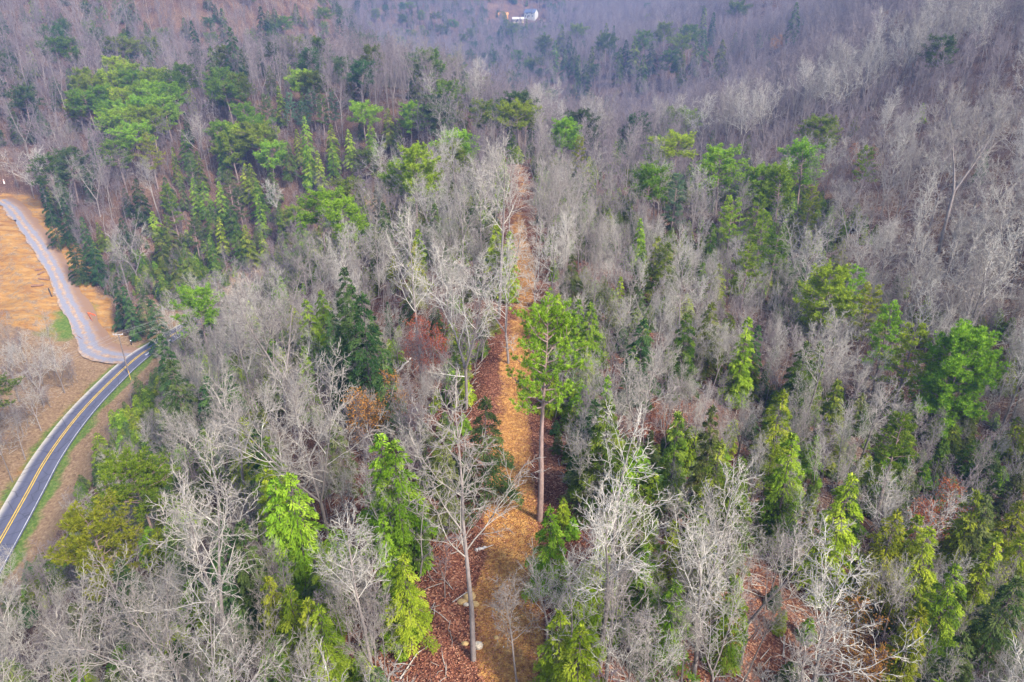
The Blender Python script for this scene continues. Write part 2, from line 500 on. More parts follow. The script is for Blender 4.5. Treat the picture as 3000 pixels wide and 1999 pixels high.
# ------------------------------------------------------------------ mesh helpers
class Geo:
    def __init__(s):
        s.V, s.T, s.M, s.A, s.n = [], [], [], [], 0

    def add(s, V, T, mat=0, a=None):
        V, T = np.asarray(V, np.float32).reshape(-1, 3), np.asarray(T, np.int64).reshape(-1, 3)
        s.V.append(V)
        s.T.append(T + s.n)
        s.M.append(np.full(len(T), mat, np.int32))
        s.A.append(np.full(len(V), .5, np.float32) if a is None else np.asarray(a, np.float32))
        s.n += len(V)

    def tubes(s, paths, k, mat=0, tip=False):
        """paths: [(points, radii)], batched by number of points"""
        by = {}
        for p, r in paths:
            by.setdefault(len(p), []).append((p, r))
        for n, L in by.items():
            P = np.array([[tuple(q) for q in p] for p, _ in L], np.float64)
            Rr = np.array([r for _, r in L], np.float64)
            m = len(P)
            t = np.gradient(P, axis=1)
            t /= np.linalg.norm(t, axis=2, keepdims=True) + 1e-9
            mean = t.mean(1)
            ref = np.where(np.abs(mean[:, 2:3]) > .8, np.array([[1., 0, 0]]), np.array([[0, 0, 1.]]))[:, None]
            u = np.cross(t, np.broadcast_to(ref, t.shape))
            u /= np.linalg.norm(u, axis=2, keepdims=True) + 1e-9
            v = np.cross(t, u)
            nr = n - 1 if tip else n
            a = np.arange(k) * 2 * np.pi / k
            ring = P[:, :nr, None] + Rr[:, :nr, None, None] * (np.cos(a)[None, None, :, None] * u[:, :nr, None] + np.sin(a)[None, None, :, None] * v[:, :nr, None])
            per = nr * k + (1 if tip else 0)
            V = np.empty((m, per, 3))
            V[:, :nr * k] = ring.reshape(m, nr * k, 3)
            if tip:
                V[:, -1] = P[:, -1]
            T = []
            for i in range(nr - 1):
                for j in range(k):
                    A, B, C, D = i * k + j, i * k + (j + 1) % k, (i + 1) * k + (j + 1) % k, (i + 1) * k + j
                    T += [(A, B, C), (A, C, D)]
            if tip:
                for j in range(k):
                    T.append(((nr - 1) * k + j, (nr - 1) * k + (j + 1) % k, nr * k))
            T = (np.array(T)[None] + (np.arange(m) * per)[:, None, None]).reshape(-1, 3)
            s.add(V.reshape(-1, 3), T, mat)

    def cards(s, C, D, W, length, width, mat=0, a=None, bend=0.12):
        """diamond leaves/sprays: base C, direction D, width direction W"""
        m = len(C)
        D = D / (np.linalg.norm(D, axis=1, keepdims=True) + 1e-9)
        W = W - D * (W * D).sum(1, keepdims=True)
        W /= np.linalg.norm(W, axis=1, keepdims=True) + 1e-9
        length, width = np.broadcast_to(length, (m,))[:, None], np.broadcast_to(width, (m,))[:, None]
        up = np.cross(W, D)
        V = np.empty((m, 4, 3))
        mid = C + D * length * .5 + up * length * bend
        V[:, 0], V[:, 1], V[:, 2], V[:, 3] = C, mid + W * width * .5, C + D * length, mid - W * width * .5
        T = (np.array([(0, 1, 2), (0, 2, 3)])[None] + (np.arange(m) * 4)[:, None, None]).reshape(-1, 3)
        if a is None:
            a = nrg.random(m)
        s.add(V.reshape(-1, 3), T, mat, np.repeat(a, 4))

    def blades(s, C, D, W, length, width, mat=0, a=None):
        m = len(C)
        D = D / (np.linalg.norm(D, axis=1, keepdims=True) + 1e-9)
        W = W - D * (W * D).sum(1, keepdims=True)
        W /= np.linalg.norm(W, axis=1, keepdims=True) + 1e-9
        length, width = np.broadcast_to(length, (m,))[:, None], np.broadcast_to(width, (m,))[:, None]
        V = np.empty((m, 3, 3))
        V[:, 0], V[:, 1], V[:, 2] = C - W * width * .5, C + W * width * .5, C + D * length
        if a is None:
            a = nrg.random(m)
        s.add(V.reshape(-1, 3), np.arange(m * 3).reshape(-1, 3), mat, np.repeat(a, 3))

    def box(s, c, size, mat=0, rot=0.0):
        x, y, z = (q / 2 for q in size)
        V = np.array([(sx * x, sy * y, sz * z) for sx in (-1, 1) for sy in (-1, 1) for sz in (-1, 1)])
        cr, sr = math.cos(rot), math.sin(rot)
        V = np.stack([V[:, 0] * cr - V[:, 1] * sr, V[:, 0] * sr + V[:, 1] * cr, V[:, 2]], 1) + np.array(c)
        T = [(0, 1, 3), (0, 3, 2), (4, 6, 7), (4, 7, 5), (0, 4, 5), (0, 5, 1), (2, 3, 7), (2, 7, 6), (0, 2, 6), (0, 6, 4), (1, 5, 7), (1, 7, 3)]
        s.add(V, T, mat)

    def mesh(s, name, mats, smooth=True, attrname='rnd'):
        V, T = np.concatenate(s.V), np.concatenate(s.T)
        me = bpy.data.meshes.new(name)
        me.vertices.add(len(V))
        me.vertices.foreach_set('co', V.ravel())
        me.loops.add(len(T) * 3)
        me.loops.foreach_set('vertex_index', T.ravel().astype(np.int32))
        me.polygons.add(len(T))
        me.polygons.foreach_set('loop_start', np.arange(len(T), dtype=np.int32) * 3)
        me.polygons.foreach_set('material_index', np.concatenate(s.M))
        me.polygons.foreach_set('use_smooth', np.full(len(T), smooth, bool))
        at = me.attributes.new(attrname, 'FLOAT', 'POINT')
        at.data.foreach_set('value', np.concatenate(s.A))
        for m in mats:
            me.materials.append(m)
        me.update(calc_edges=True)
        return me


def link(name, me, parent=None, loc=None):
    o = bpy.data.objects.new(name, me)
    COL.objects.link(o)
    if parent is not None:
        o.parent = parent
    if loc is not None:
        o.location = loc
    return o


def tag(o, label=None, cat=None, group=None, kind=None):
    for k, v in (('label', label), ('category', cat), ('group', group), ('kind', kind)):
        if v:
            o[k] = v
    return o


def empty(name, loc, label, cat, group=None, rz=0.0):
    o = bpy.data.objects.new(name, None)
    o.empty_display_size = .3
    o.location = loc
    o.rotation_euler = (0, 0, rz)
    COL.objects.link(o)
    return tag(o, label, cat, group)


# ------------------------------------------------------------------ ground, roads, track
def build_ground():
    nx, ny = GX.shape
    V = np.stack([gx, gy, gz], 1)
    i, j = np.meshgrid(np.arange(nx - 1), np.arange(ny - 1), indexing='ij')
    a = (i * ny + j).ravel()
    T = np.concatenate([np.stack([a, a + ny, a + ny + 1], 1), np.stack([a, a + ny + 1, a + 1], 1)])
    g = Geo()
    g.add(V, T)
    me = g.mesh('ground', [mat_ground()])
    n = vnoise(gx, gy, 6, 21)
    # bare banks beside the gravel road and the graded slope to its left
    dirt = np.where(sG > 0, 1 - sstep(6, 15, dG + n * 4), 1 - sstep(16, 34, dG + n * 8)) * (gy > 176)
    dirt = np.maximum(dirt, .55 * (1 - sstep(3, 7, dR)) * (sR < 0))
    dirt = np.maximum(dirt, (1 - sstep(4, 9, np.hypot(gx + 92, gy - 190))) * .9)
    tan = np.where(sR > 0, 1 - sstep(11, 19, dR + n * 4), .75 * (1 - sstep(16, 40, dR + n * 10)))
    tan = np.maximum(tan, .6 * (1 - sstep(30, 60, dG)) * (sG < 0) * (gx < -108))
    grass = np.where(sR > 0, (1 - sstep(3.6, 6.5, dR + n)), .7 * (1 - sstep(4, 8, dR + n * 2)))
    lawn = hit(150 * K, 745 * K)
    grass = np.maximum(grass, .8 * (1 - sstep(5, 19, np.hypot((gx - lawn[0]) * 1.2, (gy - lawn[1]) * .8) + vnoise(gx, gy, 4.5, 23) * 9)))
    fresh = np.exp(-np.abs(gx - track_x(gy)) / 22) * (gy < 230)
    for nm, val in (('fresh', fresh), ('dirt', dirt), ('tan', tan), ('grass', grass)):
        at = me.attributes.new(nm, 'FLOAT', 'POINT')
        at.data.foreach_set('value', val.astype(np.float32))
    tag(link('ground', me), kind='structure')


def ribbon(name, L, lats, mat, lift, drape=False, jitter=0.0, seed=3, widen=None):
    """a sheet along a line; lats = offsets across it in metres"""
    t = np.gradient(L[:, :2], axis=0)
    t /= np.linalg.norm(t, axis=1, keepdims=True)
    nrm = np.stack([t[:, 1], -t[:, 0]], 1)
    lats = np.asarray(lats, float)
    m, k = len(L), len(lats)
    off = np.broadcast_to(lats, (m, k)).copy()
    if jitter:
        r = np.random.default_rng(seed)
        for e in (0, -1):
            q = np.convolve((r.random(m + 8) - .5) * jitter * 1.6, np.ones(3) / 3, 'same')[4:-4]
            off[:, e] += q
    if widen is not None:
        off *= widen[:, None]
    X = L[:, None, :2] + nrm[:, None] * off[..., None]
    Z = TZ(X[..., 0], X[..., 1]) + lift if drape else np.broadcast_to(L[:, 2:3] + lift, (m, k))
    V = np.concatenate([X, Z[..., None]], 2).reshape(-1, 3)
    i, j = np.meshgrid(np.arange(m - 1), np.arange(k - 1), indexing='ij')
    a = (i * k + j).ravel()
    T = np.concatenate([np.stack([a, a + 1, a + k + 1], 1), np.stack([a, a + k + 1, a + k], 1)])
    g = Geo()
    lat = np.broadcast_to((lats - lats[0]) / (lats[-1] - lats[0]), (m, k)).ravel()
    g.add(V, T, 0, lat)
    o = link(name, g.mesh(name, [mat], attrname='lat'))
    return tag(o, kind='structure'), X, Z


def build_roads():
    asp = mat_asphalt()
    RL = resample(ROAD_L[::4], 1.0)
    ribbon('asphalt_road', RL, np.linspace(-3.1, 3.1, 9), asp, .0)
    ymat = mat_plain('yellow_road_paint', (.62, .40, .025), .6, .2, 1.2)
    wmat = mat_plain('white_road_paint', (.5, .5, .49), .6, .25, 1.2)
    for off in (-.21, .21):
        ribbon('yellow_centre_line', RL, (off - .085, off + .085), ymat, .006)
    ribbon('white_edge_line', RL, (2.72, 2.82), wmat, .006)
    # the two white dashes of a stop marking at the far end
    k = int(np.argmin(np.hypot(RL[:, 0] + 101.3, RL[:, 1] - 170)))
    for a, b in ((k - 3, k + 2), (k + 4, k + 7)):
        ribbon('white_dash', RL[a:b], (1.35, 1.75), wmat, .006)
    GL = resample(GRAVEL_L[::4], 1.5)
    GL[:, 2] += 0
    GL = GL[2:]
    along = np.concatenate([[0], np.cumsum(np.hypot(*np.diff(GL[:, :2], axis=0).T))])
    ribbon('gravel_road', GL, np.linspace(-3.1, 4.0, 11), mat_gravel(), .04, jitter=1.3, widen=1 + .4 * np.exp(-((along - 4) / 16) ** 2))
    # the junction apron between gravel road and asphalt
    # dirt track along the ridge
    y = np.arange(6.0, 214.0, .5)
    L = np.stack([track_x(y), y, np.zeros_like(y)], 1)
    o, X, Z = ribbon('dirt_track', L, np.linspace(-3.7, 3.7, 16), mat_track(), .05, drape=True, jitter=.9)
    lat = (X[..., 0] - track_x(X[..., 1]))
    yy = X[..., 1]
    bare = .58 + .12 * (1 - sstep(45, 70, yy)) - np.abs(lat) * .13 - .12 * sstep(115, 140, yy)
    bare += .06 * np.sin(yy / 5.3) - .5 * sstep(1.8, 3.0, np.abs(lat))
    for px, py, r, am in ((1165, 1360, 1.5, .45), (1150, 1330, 1.3, .45), (1155, 1500, 1.3, .5), (1165, 1530, 1.2, .5), (1095, 1380, 1.2, .7), (1160, 1200, 2.6, .2), (1180, 1260, 2.2, .2),
                          (1175, 1130, 2.2, .2), (1150, 1440, 2.4, .22), (1120, 1300, 1.4, -.1), (1175, 1400, 2.2, .2), (1212, 620, 7, .3), (1205, 560, 9, .15), (1195, 460, 10, -.15), (1190, 1010, 3, .2)):
        bx, by, _ = hit(px * K, py * K)
        bare += am * np.exp(-((X[..., 0] - bx) ** 2 + ((yy - by) * .75) ** 2) / (r * r))
    at = o.data.attributes.new('bare', 'FLOAT', 'POINT')
    at.data.foreach_set('value', bare.ravel().astype(np.float32))


# ------------------------------------------------------------------ trees
def vrand(r, s=1.0):
    return Vector((r.uniform(-s, s), r.uniform(-s, s), r.uniform(-s, s)))


def polyline(r, p, d, L, n, wander, trop):
    pts, dirs = [p.copy()], [d.copy()]
    for _ in range(n):
        d = (d + vrand(r, wander) + Vector((0, 0, trop))).normalized()
        p = p + d * (L / n)
        pts.append(p)
        dirs.append(d)
    return pts, dirs


def tilt(r, d, ang, az):
    ref = Vector((1, 0, 0)) if abs(d.z) > .8 else Vector((0, 0, 1))
    u = d.cross(ref).normalized()
    v = d.cross(u)
    return (d * math.cos(ang) + (u * math.cos(az) + v * math.sin(az)) * math.sin(ang)).normalized()


def bare_tree(seed, H=21.0, fork=1, bole=.42, spread=1.0, crook=.16, limbs=11, lod=0, thick=1.0, lean=.03):
    """paths of a leafless tree by thickness class: 0 trunk, 1 limbs, 2 branches, 3 twigs, 4 twig ends; and the twig tips"""
    r = random.Random(seed)
    out = {0: [], 1: [], 2: [], 3: [], 4: []}
    tips = []
    far = lod > 0
    n2, n3, n4 = (8, 6, 3) if not far else (6, 6, 0)
    r0 = H * .0088 * thick

    def twig(p, d, L, lev):
        if lev == 4:
            pts, _ = polyline(r, p, d, L, 1, .35, .04)
            out[4].append((pts, [.011, 0]))
            return
        n = 2 if far else 3
        pts, dirs = polyline(r, p, d, L, n, .50, .04)
        out[3].append((pts, [.022 - .012 * i / n for i in range(n)] + [0] if not far else [.042 - .024 * i / n for i in range(n)] + [0]))
        tips.append((pts[-1], dirs[-1]))
        for _ in range(n4):
            t = r.uniform(.2, .98)
            k = min(n - 1, int(t * n))
            q = pts[k].lerp(pts[k + 1], t * n - k)
            twig(q, tilt(r, dirs[k + 1], r.uniform(.45, .95), r.uniform(0, 6.28)), L * r.uniform(.28, .55), 4)

    def branch(p, d, L, rad):
        n = 4
        pts, dirs = polyline(r, p, d, L, n, crook * 2.0, .035)
        out[2].append((pts, [rad * (1 - .8 * i / n) for i in range(n + 1)]))
        for i in range(n3):
            t = (i + r.uniform(.3, 1.2)) / (n3 + .3)
            t = min(max(t, .12), .99)
            k = min(n - 1, int(t * n))
            q = pts[k].lerp(pts[k + 1], t * n - k)
            twig(q, tilt(r, dirs[k + 1], r.uniform(.4, .95), i * 2.4 + r.uniform(-.5, .5)), max(.55, L * (.62 - .3 * t)) * r.uniform(.7, 1.2), 3)
        twig(pts[-1], dirs[-1], max(.6, L * .3), 3)

    def limb(p, d, L, rad):
        n = 7
        pts, dirs = polyline(r, p, d, L, n, crook * 1.1, .07)
        out[1].append((pts, [rad * (1 - .86 * i / n) for i in range(n + 1)]))
        m = n2 if L > 3.2 else max(4, n2 - 3)
        for i in range(m):
            t = .18 + .8 * (i + r.uniform(0, .9)) / m
            k = min(n - 1, int(t * n))
            q = pts[k].lerp(pts[k + 1], t * n - k)
            branch(q, tilt(r, dirs[k + 1], r.uniform(.6, 1.15), i * 2.4 + r.uniform(-.6, .6)), max(.9, L * (.50 - .26 * t)) * r.uniform(.75, 1.25), rad * (1 - .86 * t) * .46 + .010)
        branch(pts[-1], dirs[-1], max(.9, L * .22), .03)

    def leader(p, d, L, rad, first, count, wander):
        n = 8
        pts, dirs = polyline(r, p, d, L, n, wander, .03)
        out[0].append((pts, [rad * (1 - .84 * (i / n) ** 1.1) for i in range(n + 1)]))
        az = r.uniform(0, 6.28)
        for i in range(count):
            t = first + (.97 - first) * (i + r.uniform(.1, .9)) / count
            k = min(n - 1, int(t * n))
            q = pts[k].lerp(pts[k + 1], t * n - k)
            f = (1 - t) / (1 - first)
            L1 = (H * .10 + H * .21 * f ** .8) * spread * r.uniform(.7, 1.2)
            limb(q, tilt(r, dirs[k + 1], r.uniform(.50, .85) * (1 - .25 * (1 - f)), az), L1, rad * (1 - .84 * t) * r.uniform(.30, .46) + .012)
            az += 2.4 + r.uniform(-.5, .5)
        branch(pts[-1], dirs[-1], H * .09, .04)

    base = Vector((0, 0, -.6))
    d0 = Vector((r.uniform(-lean, lean), r.uniform(-lean, lean), 1)).normalized()
    if fork == 1:
        leader(base, d0, H * .93, r0, bole, limbs, .045)
    else:
        hf = H * bole * r.uniform(.8, 1.0)
        pts, dirs = polyline(r, base, d0, hf, 6, .03, .02)
        out[0].append((pts, [r0 * (1.15 - .22 * i / 6) for i in range(7)]))
        az = r.uniform(0, 6.28)
        for f in range(fork):
            dd = tilt(r, dirs[-1], r.uniform(.26, .48) * spread ** .5, az)
            az += 6.28 / fork + r.uniform(-.4, .4)
            leader(pts[-1], dd, (H * .97 - hf) * r.uniform(.85, 1.05) / max(.75, dd.z), r0 * (.80 if fork == 2 else .66), .16, max(6, int(limbs * .75)), .07)
        if r.random() < .6:
            k = r.choice((3, 4, 5))
            limb(pts[k], tilt(r, dirs[k], r.uniform(.9, 1.2), r.uniform(0, 6.28)), H * .2, r0 * .35)
    return out, tips


def bare_meshes(name, paths, tips, bark=None, leaves=None, lod=0, leafmat=None):
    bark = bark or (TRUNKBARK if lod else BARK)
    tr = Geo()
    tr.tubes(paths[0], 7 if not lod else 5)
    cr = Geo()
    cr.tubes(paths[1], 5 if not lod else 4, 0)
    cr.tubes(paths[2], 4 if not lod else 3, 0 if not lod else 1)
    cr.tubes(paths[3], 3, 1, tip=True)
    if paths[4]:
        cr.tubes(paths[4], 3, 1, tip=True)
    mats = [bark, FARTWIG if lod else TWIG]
    if leaves:
        C = np.array([tuple(p) for p, _ in tips])
        D = np.array([tuple(d) for _, d in tips])
        rr = np.random.default_rng(len(C))
        C = np.repeat(C, leaves, 0) + rr.normal(0, .22, (len(C) * leaves, 3))
        D = np.repeat(D, leaves, 0) + rr.normal(0, .8, C.shape)
        cr.cards(C, D, rr.normal(0, 1, C.shape), rr.uniform(.16, .30, len(C)), rr.uniform(.09, .16, len(C)), 2)
        mats.append(leafmat or M_BROWN)
    return tr, cr, mats


def hemlock_geo(seed, H, spread=.25, n=5200, base=.06, top=1.0, size=1.0, droop=.30):
    """trunk paths and spray cards of a hemlock or cedar"""
    r = np.random.default_rng(seed)
    rm = random.Random(seed)
    tr = Geo()
    pts, _ = polyline(rm, Vector((0, 0, -.4)), Vector((0, 0, 1)), H + .3, 8, .02, .05)
    tr.tubes([(pts, [H * .012 * (1 - .93 * i / 8) for i in range(9)])], 6)
    nb = int(46 + H * 1.8)
    tb = base + (1 - base) * (np.arange(nb) + r.random(nb)) / nb
    tb = 1 - (1 - tb) ** 1.0
    az = np.arange(nb) * 2.399 + r.normal(0, .35, nb)
    Rb = H * spread * (1 - tb) ** .72 * r.uniform(.62, 1.22, nb) + .18
    Rb *= np.where(tb < .2, .6 + 2 * tb, 1)
    P = np.array([tuple(p) for p in pts])
    paths = []
    for k in range(nb):
        b = np.array([np.interp(tb[k] * H, P[:, 2], P[:, i]) for i in range(3)])
        d = np.array([math.cos(az[k]), math.sin(az[k]), 0])
        s = np.linspace(0, 1, 4)
        q = b + d * (s * Rb[k])[:, None] + np.array([0, 0, 1.]) * (Rb[k] * (.30 * s - (droop + .30) * s ** 2))[:, None]
        paths.append((q, [.045 * (1 - .8 * x) * max(.4, H / 12) for x in s]))
    br = Geo()
    br.tubes(paths, 3, 1)
    w = Rb ** 1.35
    k = r.choice(nb, n, p=w / w.sum())
    s = np.clip(.16 + .9 * r.random(n) ** .62, 0, 1.04)
    R_ = Rb[k]
    d = np.stack([np.cos(az[k]), np.sin(az[k]), np.zeros(n)], 1)
    side = np.stack([-d[:, 1], d[:, 0], np.zeros(n)], 1)
    b = np.stack([np.interp(tb[k] * H, P[:, 2], P[:, i]) for i in range(3)], 1)
    lat = r.normal(0, 1, n) * .16 * R_ * (1.15 - .5 * s)
    C = b + d * (s * R_)[:, None] + side * lat[:, None] + np.array([0, 0, 1.]) * (R_ * (.30 * s - (droop + .30) * s ** 2) + r.normal(0, .06, n) * (1 + .3 * R_))[:, None]
    sg = np.sign(lat)[:, None]
    D = d * r.uniform(.35, 1.0, n)[:, None] + side * sg * r.uniform(.1, .85, n)[:, None] + np.array([0, 0, -1.]) * r.uniform(.05, .65, n)[:, None]
    W = np.cross(D, np.array([0, 0, 1.])) + r.normal(0, .35, (n, 3))
    sz = size * r.uniform(.7, 1.35, n)
    a = np.clip(.5 + .30 * (r.random(n) - .5) + .8 * (r.random(nb)[k] - .5), 0, 1)
    br.cards(C, D, W, .40 * sz, .125 * sz, 0, a)
    # the leader at the top
    m = 60
    C = np.stack([P[-1, 0] + r.normal(0, .08, m), P[-1, 1] + r.normal(0, .08, m), H * (1 - .07 * r.random(m))], 1)
    D = np.stack([r.normal(0, .6, m), r.normal(0, .6, m), r.uniform(.1, 1.2, m)], 1)
    br.cards(C, D, r.normal(0, 1, (m, 3)), .34, .10, 0, r.random(m))
    return tr, br


def tufts(g, C, D, r, blades=13, length=.27, width=.055, mat=0):
    m = len(C)
    C2, D2 = np.repeat(C, blades, 0), np.repeat(D, blades, 0)
    n = len(C2)
    X = r.normal(0, 1, (n, 3))
    X /= np.linalg.norm(X, axis=1, keepdims=True)
    dd = D2 * .55 + X * .85 + np.array([0, 0, .25])
    a = np.repeat(r.random(m), blades) * .6 + .4 * r.random(n)
    g.blades(C2 + X * .03 - D2 * .10 * r.random((n, 1)), dd, r.normal(0, 1, (n, 3)), r.uniform(.75, 1.2, n) * length, width, mat, a)


def pine_geo(seed, H=19.0, crown=.45, rad=.2, nl=26, sub=5, tf=5, flat=0.0, blades=12, size=1.0, upward=.35):
    r = random.Random(seed)
    rn = np.random.default_rng(seed)
    tr, br, fo = Geo(), Geo(), Geo()
    pts, _ = polyline(r, Vector((0, 0, -.5)), Vector((r.uniform(-.03, .03), r.uniform(-.03, .03), 1)).normalized(), H * .97, 10, .035, .04)
    rt = H * .0125
    tr.tubes([(pts, [rt * (1.1 - 1.0 * (i / 10) ** 1.2) for i in range(11)])], 8)
    limbs, subs = [], []
    TC, TD = [], []
    az = r.uniform(0, 6.28)
    c0 = 1 - crown
    for i in range(nl):
        t = c0 + crown * (i + r.uniform(.1, .9)) / nl
        k = min(9, int(t * 10))
        p = pts[k].lerp(pts[k + 1], t * 10 - k)
        f = (t - c0) / crown
        prof = math.sqrt(max(.04, 1 - ((f - .30) / .74) ** 2)) if not flat else (1.05 - f) ** .55
        L = H * rad * prof * r.uniform(.62, 1.25)
        d = Vector((math.cos(az), math.sin(az), upward * (.2 + 1.5 * f) if not flat else .12 + .5 * f)).normalized()
        az += 2.4 + r.uniform(-.6, .6)
        q, qd = polyline(r, p, d, L, 4, .16 if not flat else .08, .06 if not flat else .02)
        limbs.append((q, [rt * .34 * (1 - .8 * j / 4) * (1.15 - .6 * f) for j in range(5)]))
        ns = max(3, int(sub * (L / (H * rad)) + 2))
        for j in range(ns + 1):
            s = .28 + .72 * (j + r.uniform(0, .8)) / (ns + .8) if j < ns else 1.0
            s = min(s, .999)
            kk = min(3, int(s * 4))
            b = q[kk].lerp(q[kk + 1], s * 4 - kk)
            dd = tilt(r, qd[kk + 1], r.uniform(.45, 1.05), r.uniform(0, 6.28)) if j < ns else qd[-1]
            if flat:
                dd = Vector((dd.x, dd.y, dd.z * .25 + .06)).normalized()
            else:
                dd = (dd + Vector((0, 0, .28))).normalized()
            l = (.55 + .26 * L * (1.1 - .5 * s)) * r.uniform(.7, 1.3)
            sp, sd = polyline(r, b, dd, l, 2, .2, .10)
            subs.append((sp, [.035, .025, .012]))
            for m in range(tf):
                u = .25 + .75 * (m + r.uniform(.2, 1)) / tf
                u = min(u, .999)
                k3 = min(1, int(u * 2))
                c = sp[k3].lerp(sp[k3 + 1], u * 2 - k3) + vrand(r, .22 * size)
                TC.append(tuple(c))
                TD.append(tuple((sd[k3 + 1] + Vector((0, 0, .35))).normalized()))
    br.tubes(limbs, 4)
    br.tubes(subs, 3)
    tufts(fo, np.array(TC), np.array(TD), rn, blades, .27 * size, .060 * size)
    return tr, br, fo


# ---- build the prototypes
BARE, BARE_FAR, HEM, HEM_FAR, PINE, PINE_FAR, WPINE = [], [], [], [], [], [], []
bare_specs = [  # seed, H, fork, bole, spread, crook, limbs, adjective
    (1, 22, 1, .40, 1.00, .15, 12, 'straight single-stemmed'),
    (2, 21, 2, .38, 1.05, .17, 12, 'two-stemmed'),
    (3, 20, 3, .34, 1.10, .18, 11, 'three-stemmed'),
    (4, 23, 1, .50, .85, .15, 11, 'tall narrow-crowned'),
    (5, 18, 2, .30, 1.12, .20, 11, 'wide-spreading'),
    (6, 17, 1, .34, 1.15, .20, 11, 'round-crowned'),
    (7, 22, 2, .48, .90, .14, 11, 'high-forked'),
    (8, 19, 1, .45, 1.05, .24, 12, 'crooked-limbed'),
]
for sd, H, fk, bo, sp, crk, li, adj in bare_specs:
    p, tips = bare_tree(sd, H, fk, bo, sp, crk, li)
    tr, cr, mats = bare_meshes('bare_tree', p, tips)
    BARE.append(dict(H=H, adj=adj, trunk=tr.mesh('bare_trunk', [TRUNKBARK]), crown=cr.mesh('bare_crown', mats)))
for sd, H, fk, bo, sp, crk, li in ((21, 21, 1, .42, 1., .15, 9), (22, 20, 2, .38, 1.05, .17, 8), (23, 19, 1, .35, 1.1, .2, 9), (24, 22, 2, .48, .95, .15, 8)):
    p, tips = bare_tree(sd, H, fk, bo, sp, crk, li, lod=1)
    tr, cr, mats = bare_meshes('bare_far', p, tips, lod=1)
    for k in range(len(tr.V)):
        cr.add(tr.V[k], tr.T[k] - sum(len(v) for v in tr.V[:k]), 0)
    BARE_FAR.append(dict(H=H, mesh=cr.mesh('distant_bare_tree', mats)))
hem_specs = [(31, 10, .20, 12500, .05, 'slender'), (32, 10, .24, 15000, .05, 'broad'), (33, 10, .145, 11000, .05, 'columnar'), (34, 10, .23, 10000, .15, 'ragged')]
for sd, H, sp, n, ba, adj in hem_specs:
    tr, br = hemlock_geo(sd, H, sp, n, ba, size=.50)
    HEM.append(dict(H=H, adj=adj, trunk=tr.mesh('evergreen_trunk', [DARKBARK]), foliage=br.mesh('evergreen_foliage', [M_GREEN, DARKBARK])))
for sd, sp in ((41, .27), (42, .22), (43, .33)):
    tr, br = hemlock_geo(sd, 10, sp, 3600, .06, size=1.15)
    br.add(tr.V[0], tr.T[0], 1)
    HEM_FAR.append(dict(H=10, geo=br))
pine_specs = [(51, 19, .46, .27, 34, 9, 7, 'round-topped'), (52, 19, .58, .25, 38, 9, 7, 'deep-crowned'), (53, 19, .36, .30, 30, 9, 7, 'flat-topped')]
for sd, H, cr_, rd, nl, sb, tf, adj in pine_specs:
    tr, br, fo = pine_geo(sd, H, cr_, rd, nl, sb, tf, blades=10, size=1.7)
    PINE.append(dict(H=H, adj=adj, trunk=tr.mesh('pine_trunk', [PINEBARK]), branches=br.mesh('pine_branches', [PINEBARK]), foliage=fo.mesh('pine_foliage', [M_BRIGHT])))
for sd, H, cr_, rd in ((61, 20, .62, .22), (62, 20, .70, .19)):
    tr, br, fo = pine_geo(sd, H, cr_, rd, 32, 8, 7, flat=1.0, blades=11, size=1.3)
    WPINE.append(dict(H=H, adj='layered', trunk=tr.mesh('white_pine_trunk', [PINEBARK]), branches=br.mesh('white_pine_branches', [PINEBARK]), foliage=fo.mesh('white_pine_foliage', [M_YELLOW])))
for sd, cr_ in ((71, .45), (72, .6)):
    tr, br, fo = pine_geo(sd, 19, cr_, .25, 26, 5, 5, blades=8, size=2.4)
    fo.M = [m * 0 for m in fo.M]
    for g in (tr, br):
        o = 0
        for k in range(len(g.V)):
            fo.add(g.V[k], g.T[k] - o, 1)
            o += len(g.V[k])
    PINE_FAR.append(dict(H=19, geo=fo))
brown = []
for sd, H in ((81, 12), (82, 14)):
    p, tips = bare_tree(sd, H, 2, .2, 1.1, .18, 10, lod=1)
    tr, cr, mats = bare_meshes('brown', p, tips, leaves=7, lod=1)
    brown.append(dict(H=H, trunk=tr.mesh('brown_tree_trunk', [BARK]), crown=cr.mesh('brown_tree_crown', mats)))
# the tall pine beside the track
hp = pine_geo(99, 20, .40, .145, 32, 6, 6, blades=20, size=.85, upward=.5)
HERO = dict(H=20, trunk=hp[0].mesh('tall_pine_trunk', [PINEBARK]), branches=hp[1].mesh('tall_pine_branches', [PINEBARK]), foliage=hp[2].mesh('tall_pine_foliage', [M_LIME]))
# the dense pine by the hollow
dp = pine_geo(98, 16, .80, .25, 66, 9, 8, blades=12, size=1.5, upward=.35)
DENSE = dict(H=16, trunk=dp[0].mesh('dense_pine_trunk', [PINEBARK]), branches=dp[1].mesh('dense_pine_branches', [PINEBARK]), foliage=dp[2].mesh('dense_pine_foliage', [M_BRIGHT]))
# dead brown hemlock
dh = hemlock_geo(97, 11, .24, 1500, .12)
DEAD = dict(H=11, trunk=dh[0].mesh('dead_trunk', [BARK]), foliage=dh[1].mesh('dead_foliage', [M_DEAD, BARK]))

build_ground()
build_roads()

# ------------------------------------------------------------------ where every tree stands
# kind, place of the tree's top in the 2353 px view, height in metres, variant, tone
F = []


def feat(kind, h, tone, var, *tops):
    for i, (a, b) in enumerate(tops):
        x, y, z = hit(a * K, b * K, h)
        F.append(dict(kind=kind, x=x, y=y, z=z, h=h, tone=tone, var=(var + i), feat=True))


def feat_base(kind, h, tone, var, *bases):
    for i, (a, b) in enumerate(bases):
        x, y, z = hit(a * K, b * K)
        F.append(dict(kind=kind, x=x, y=y, z=z, h=h, tone=tone, var=(var + i), feat=True))


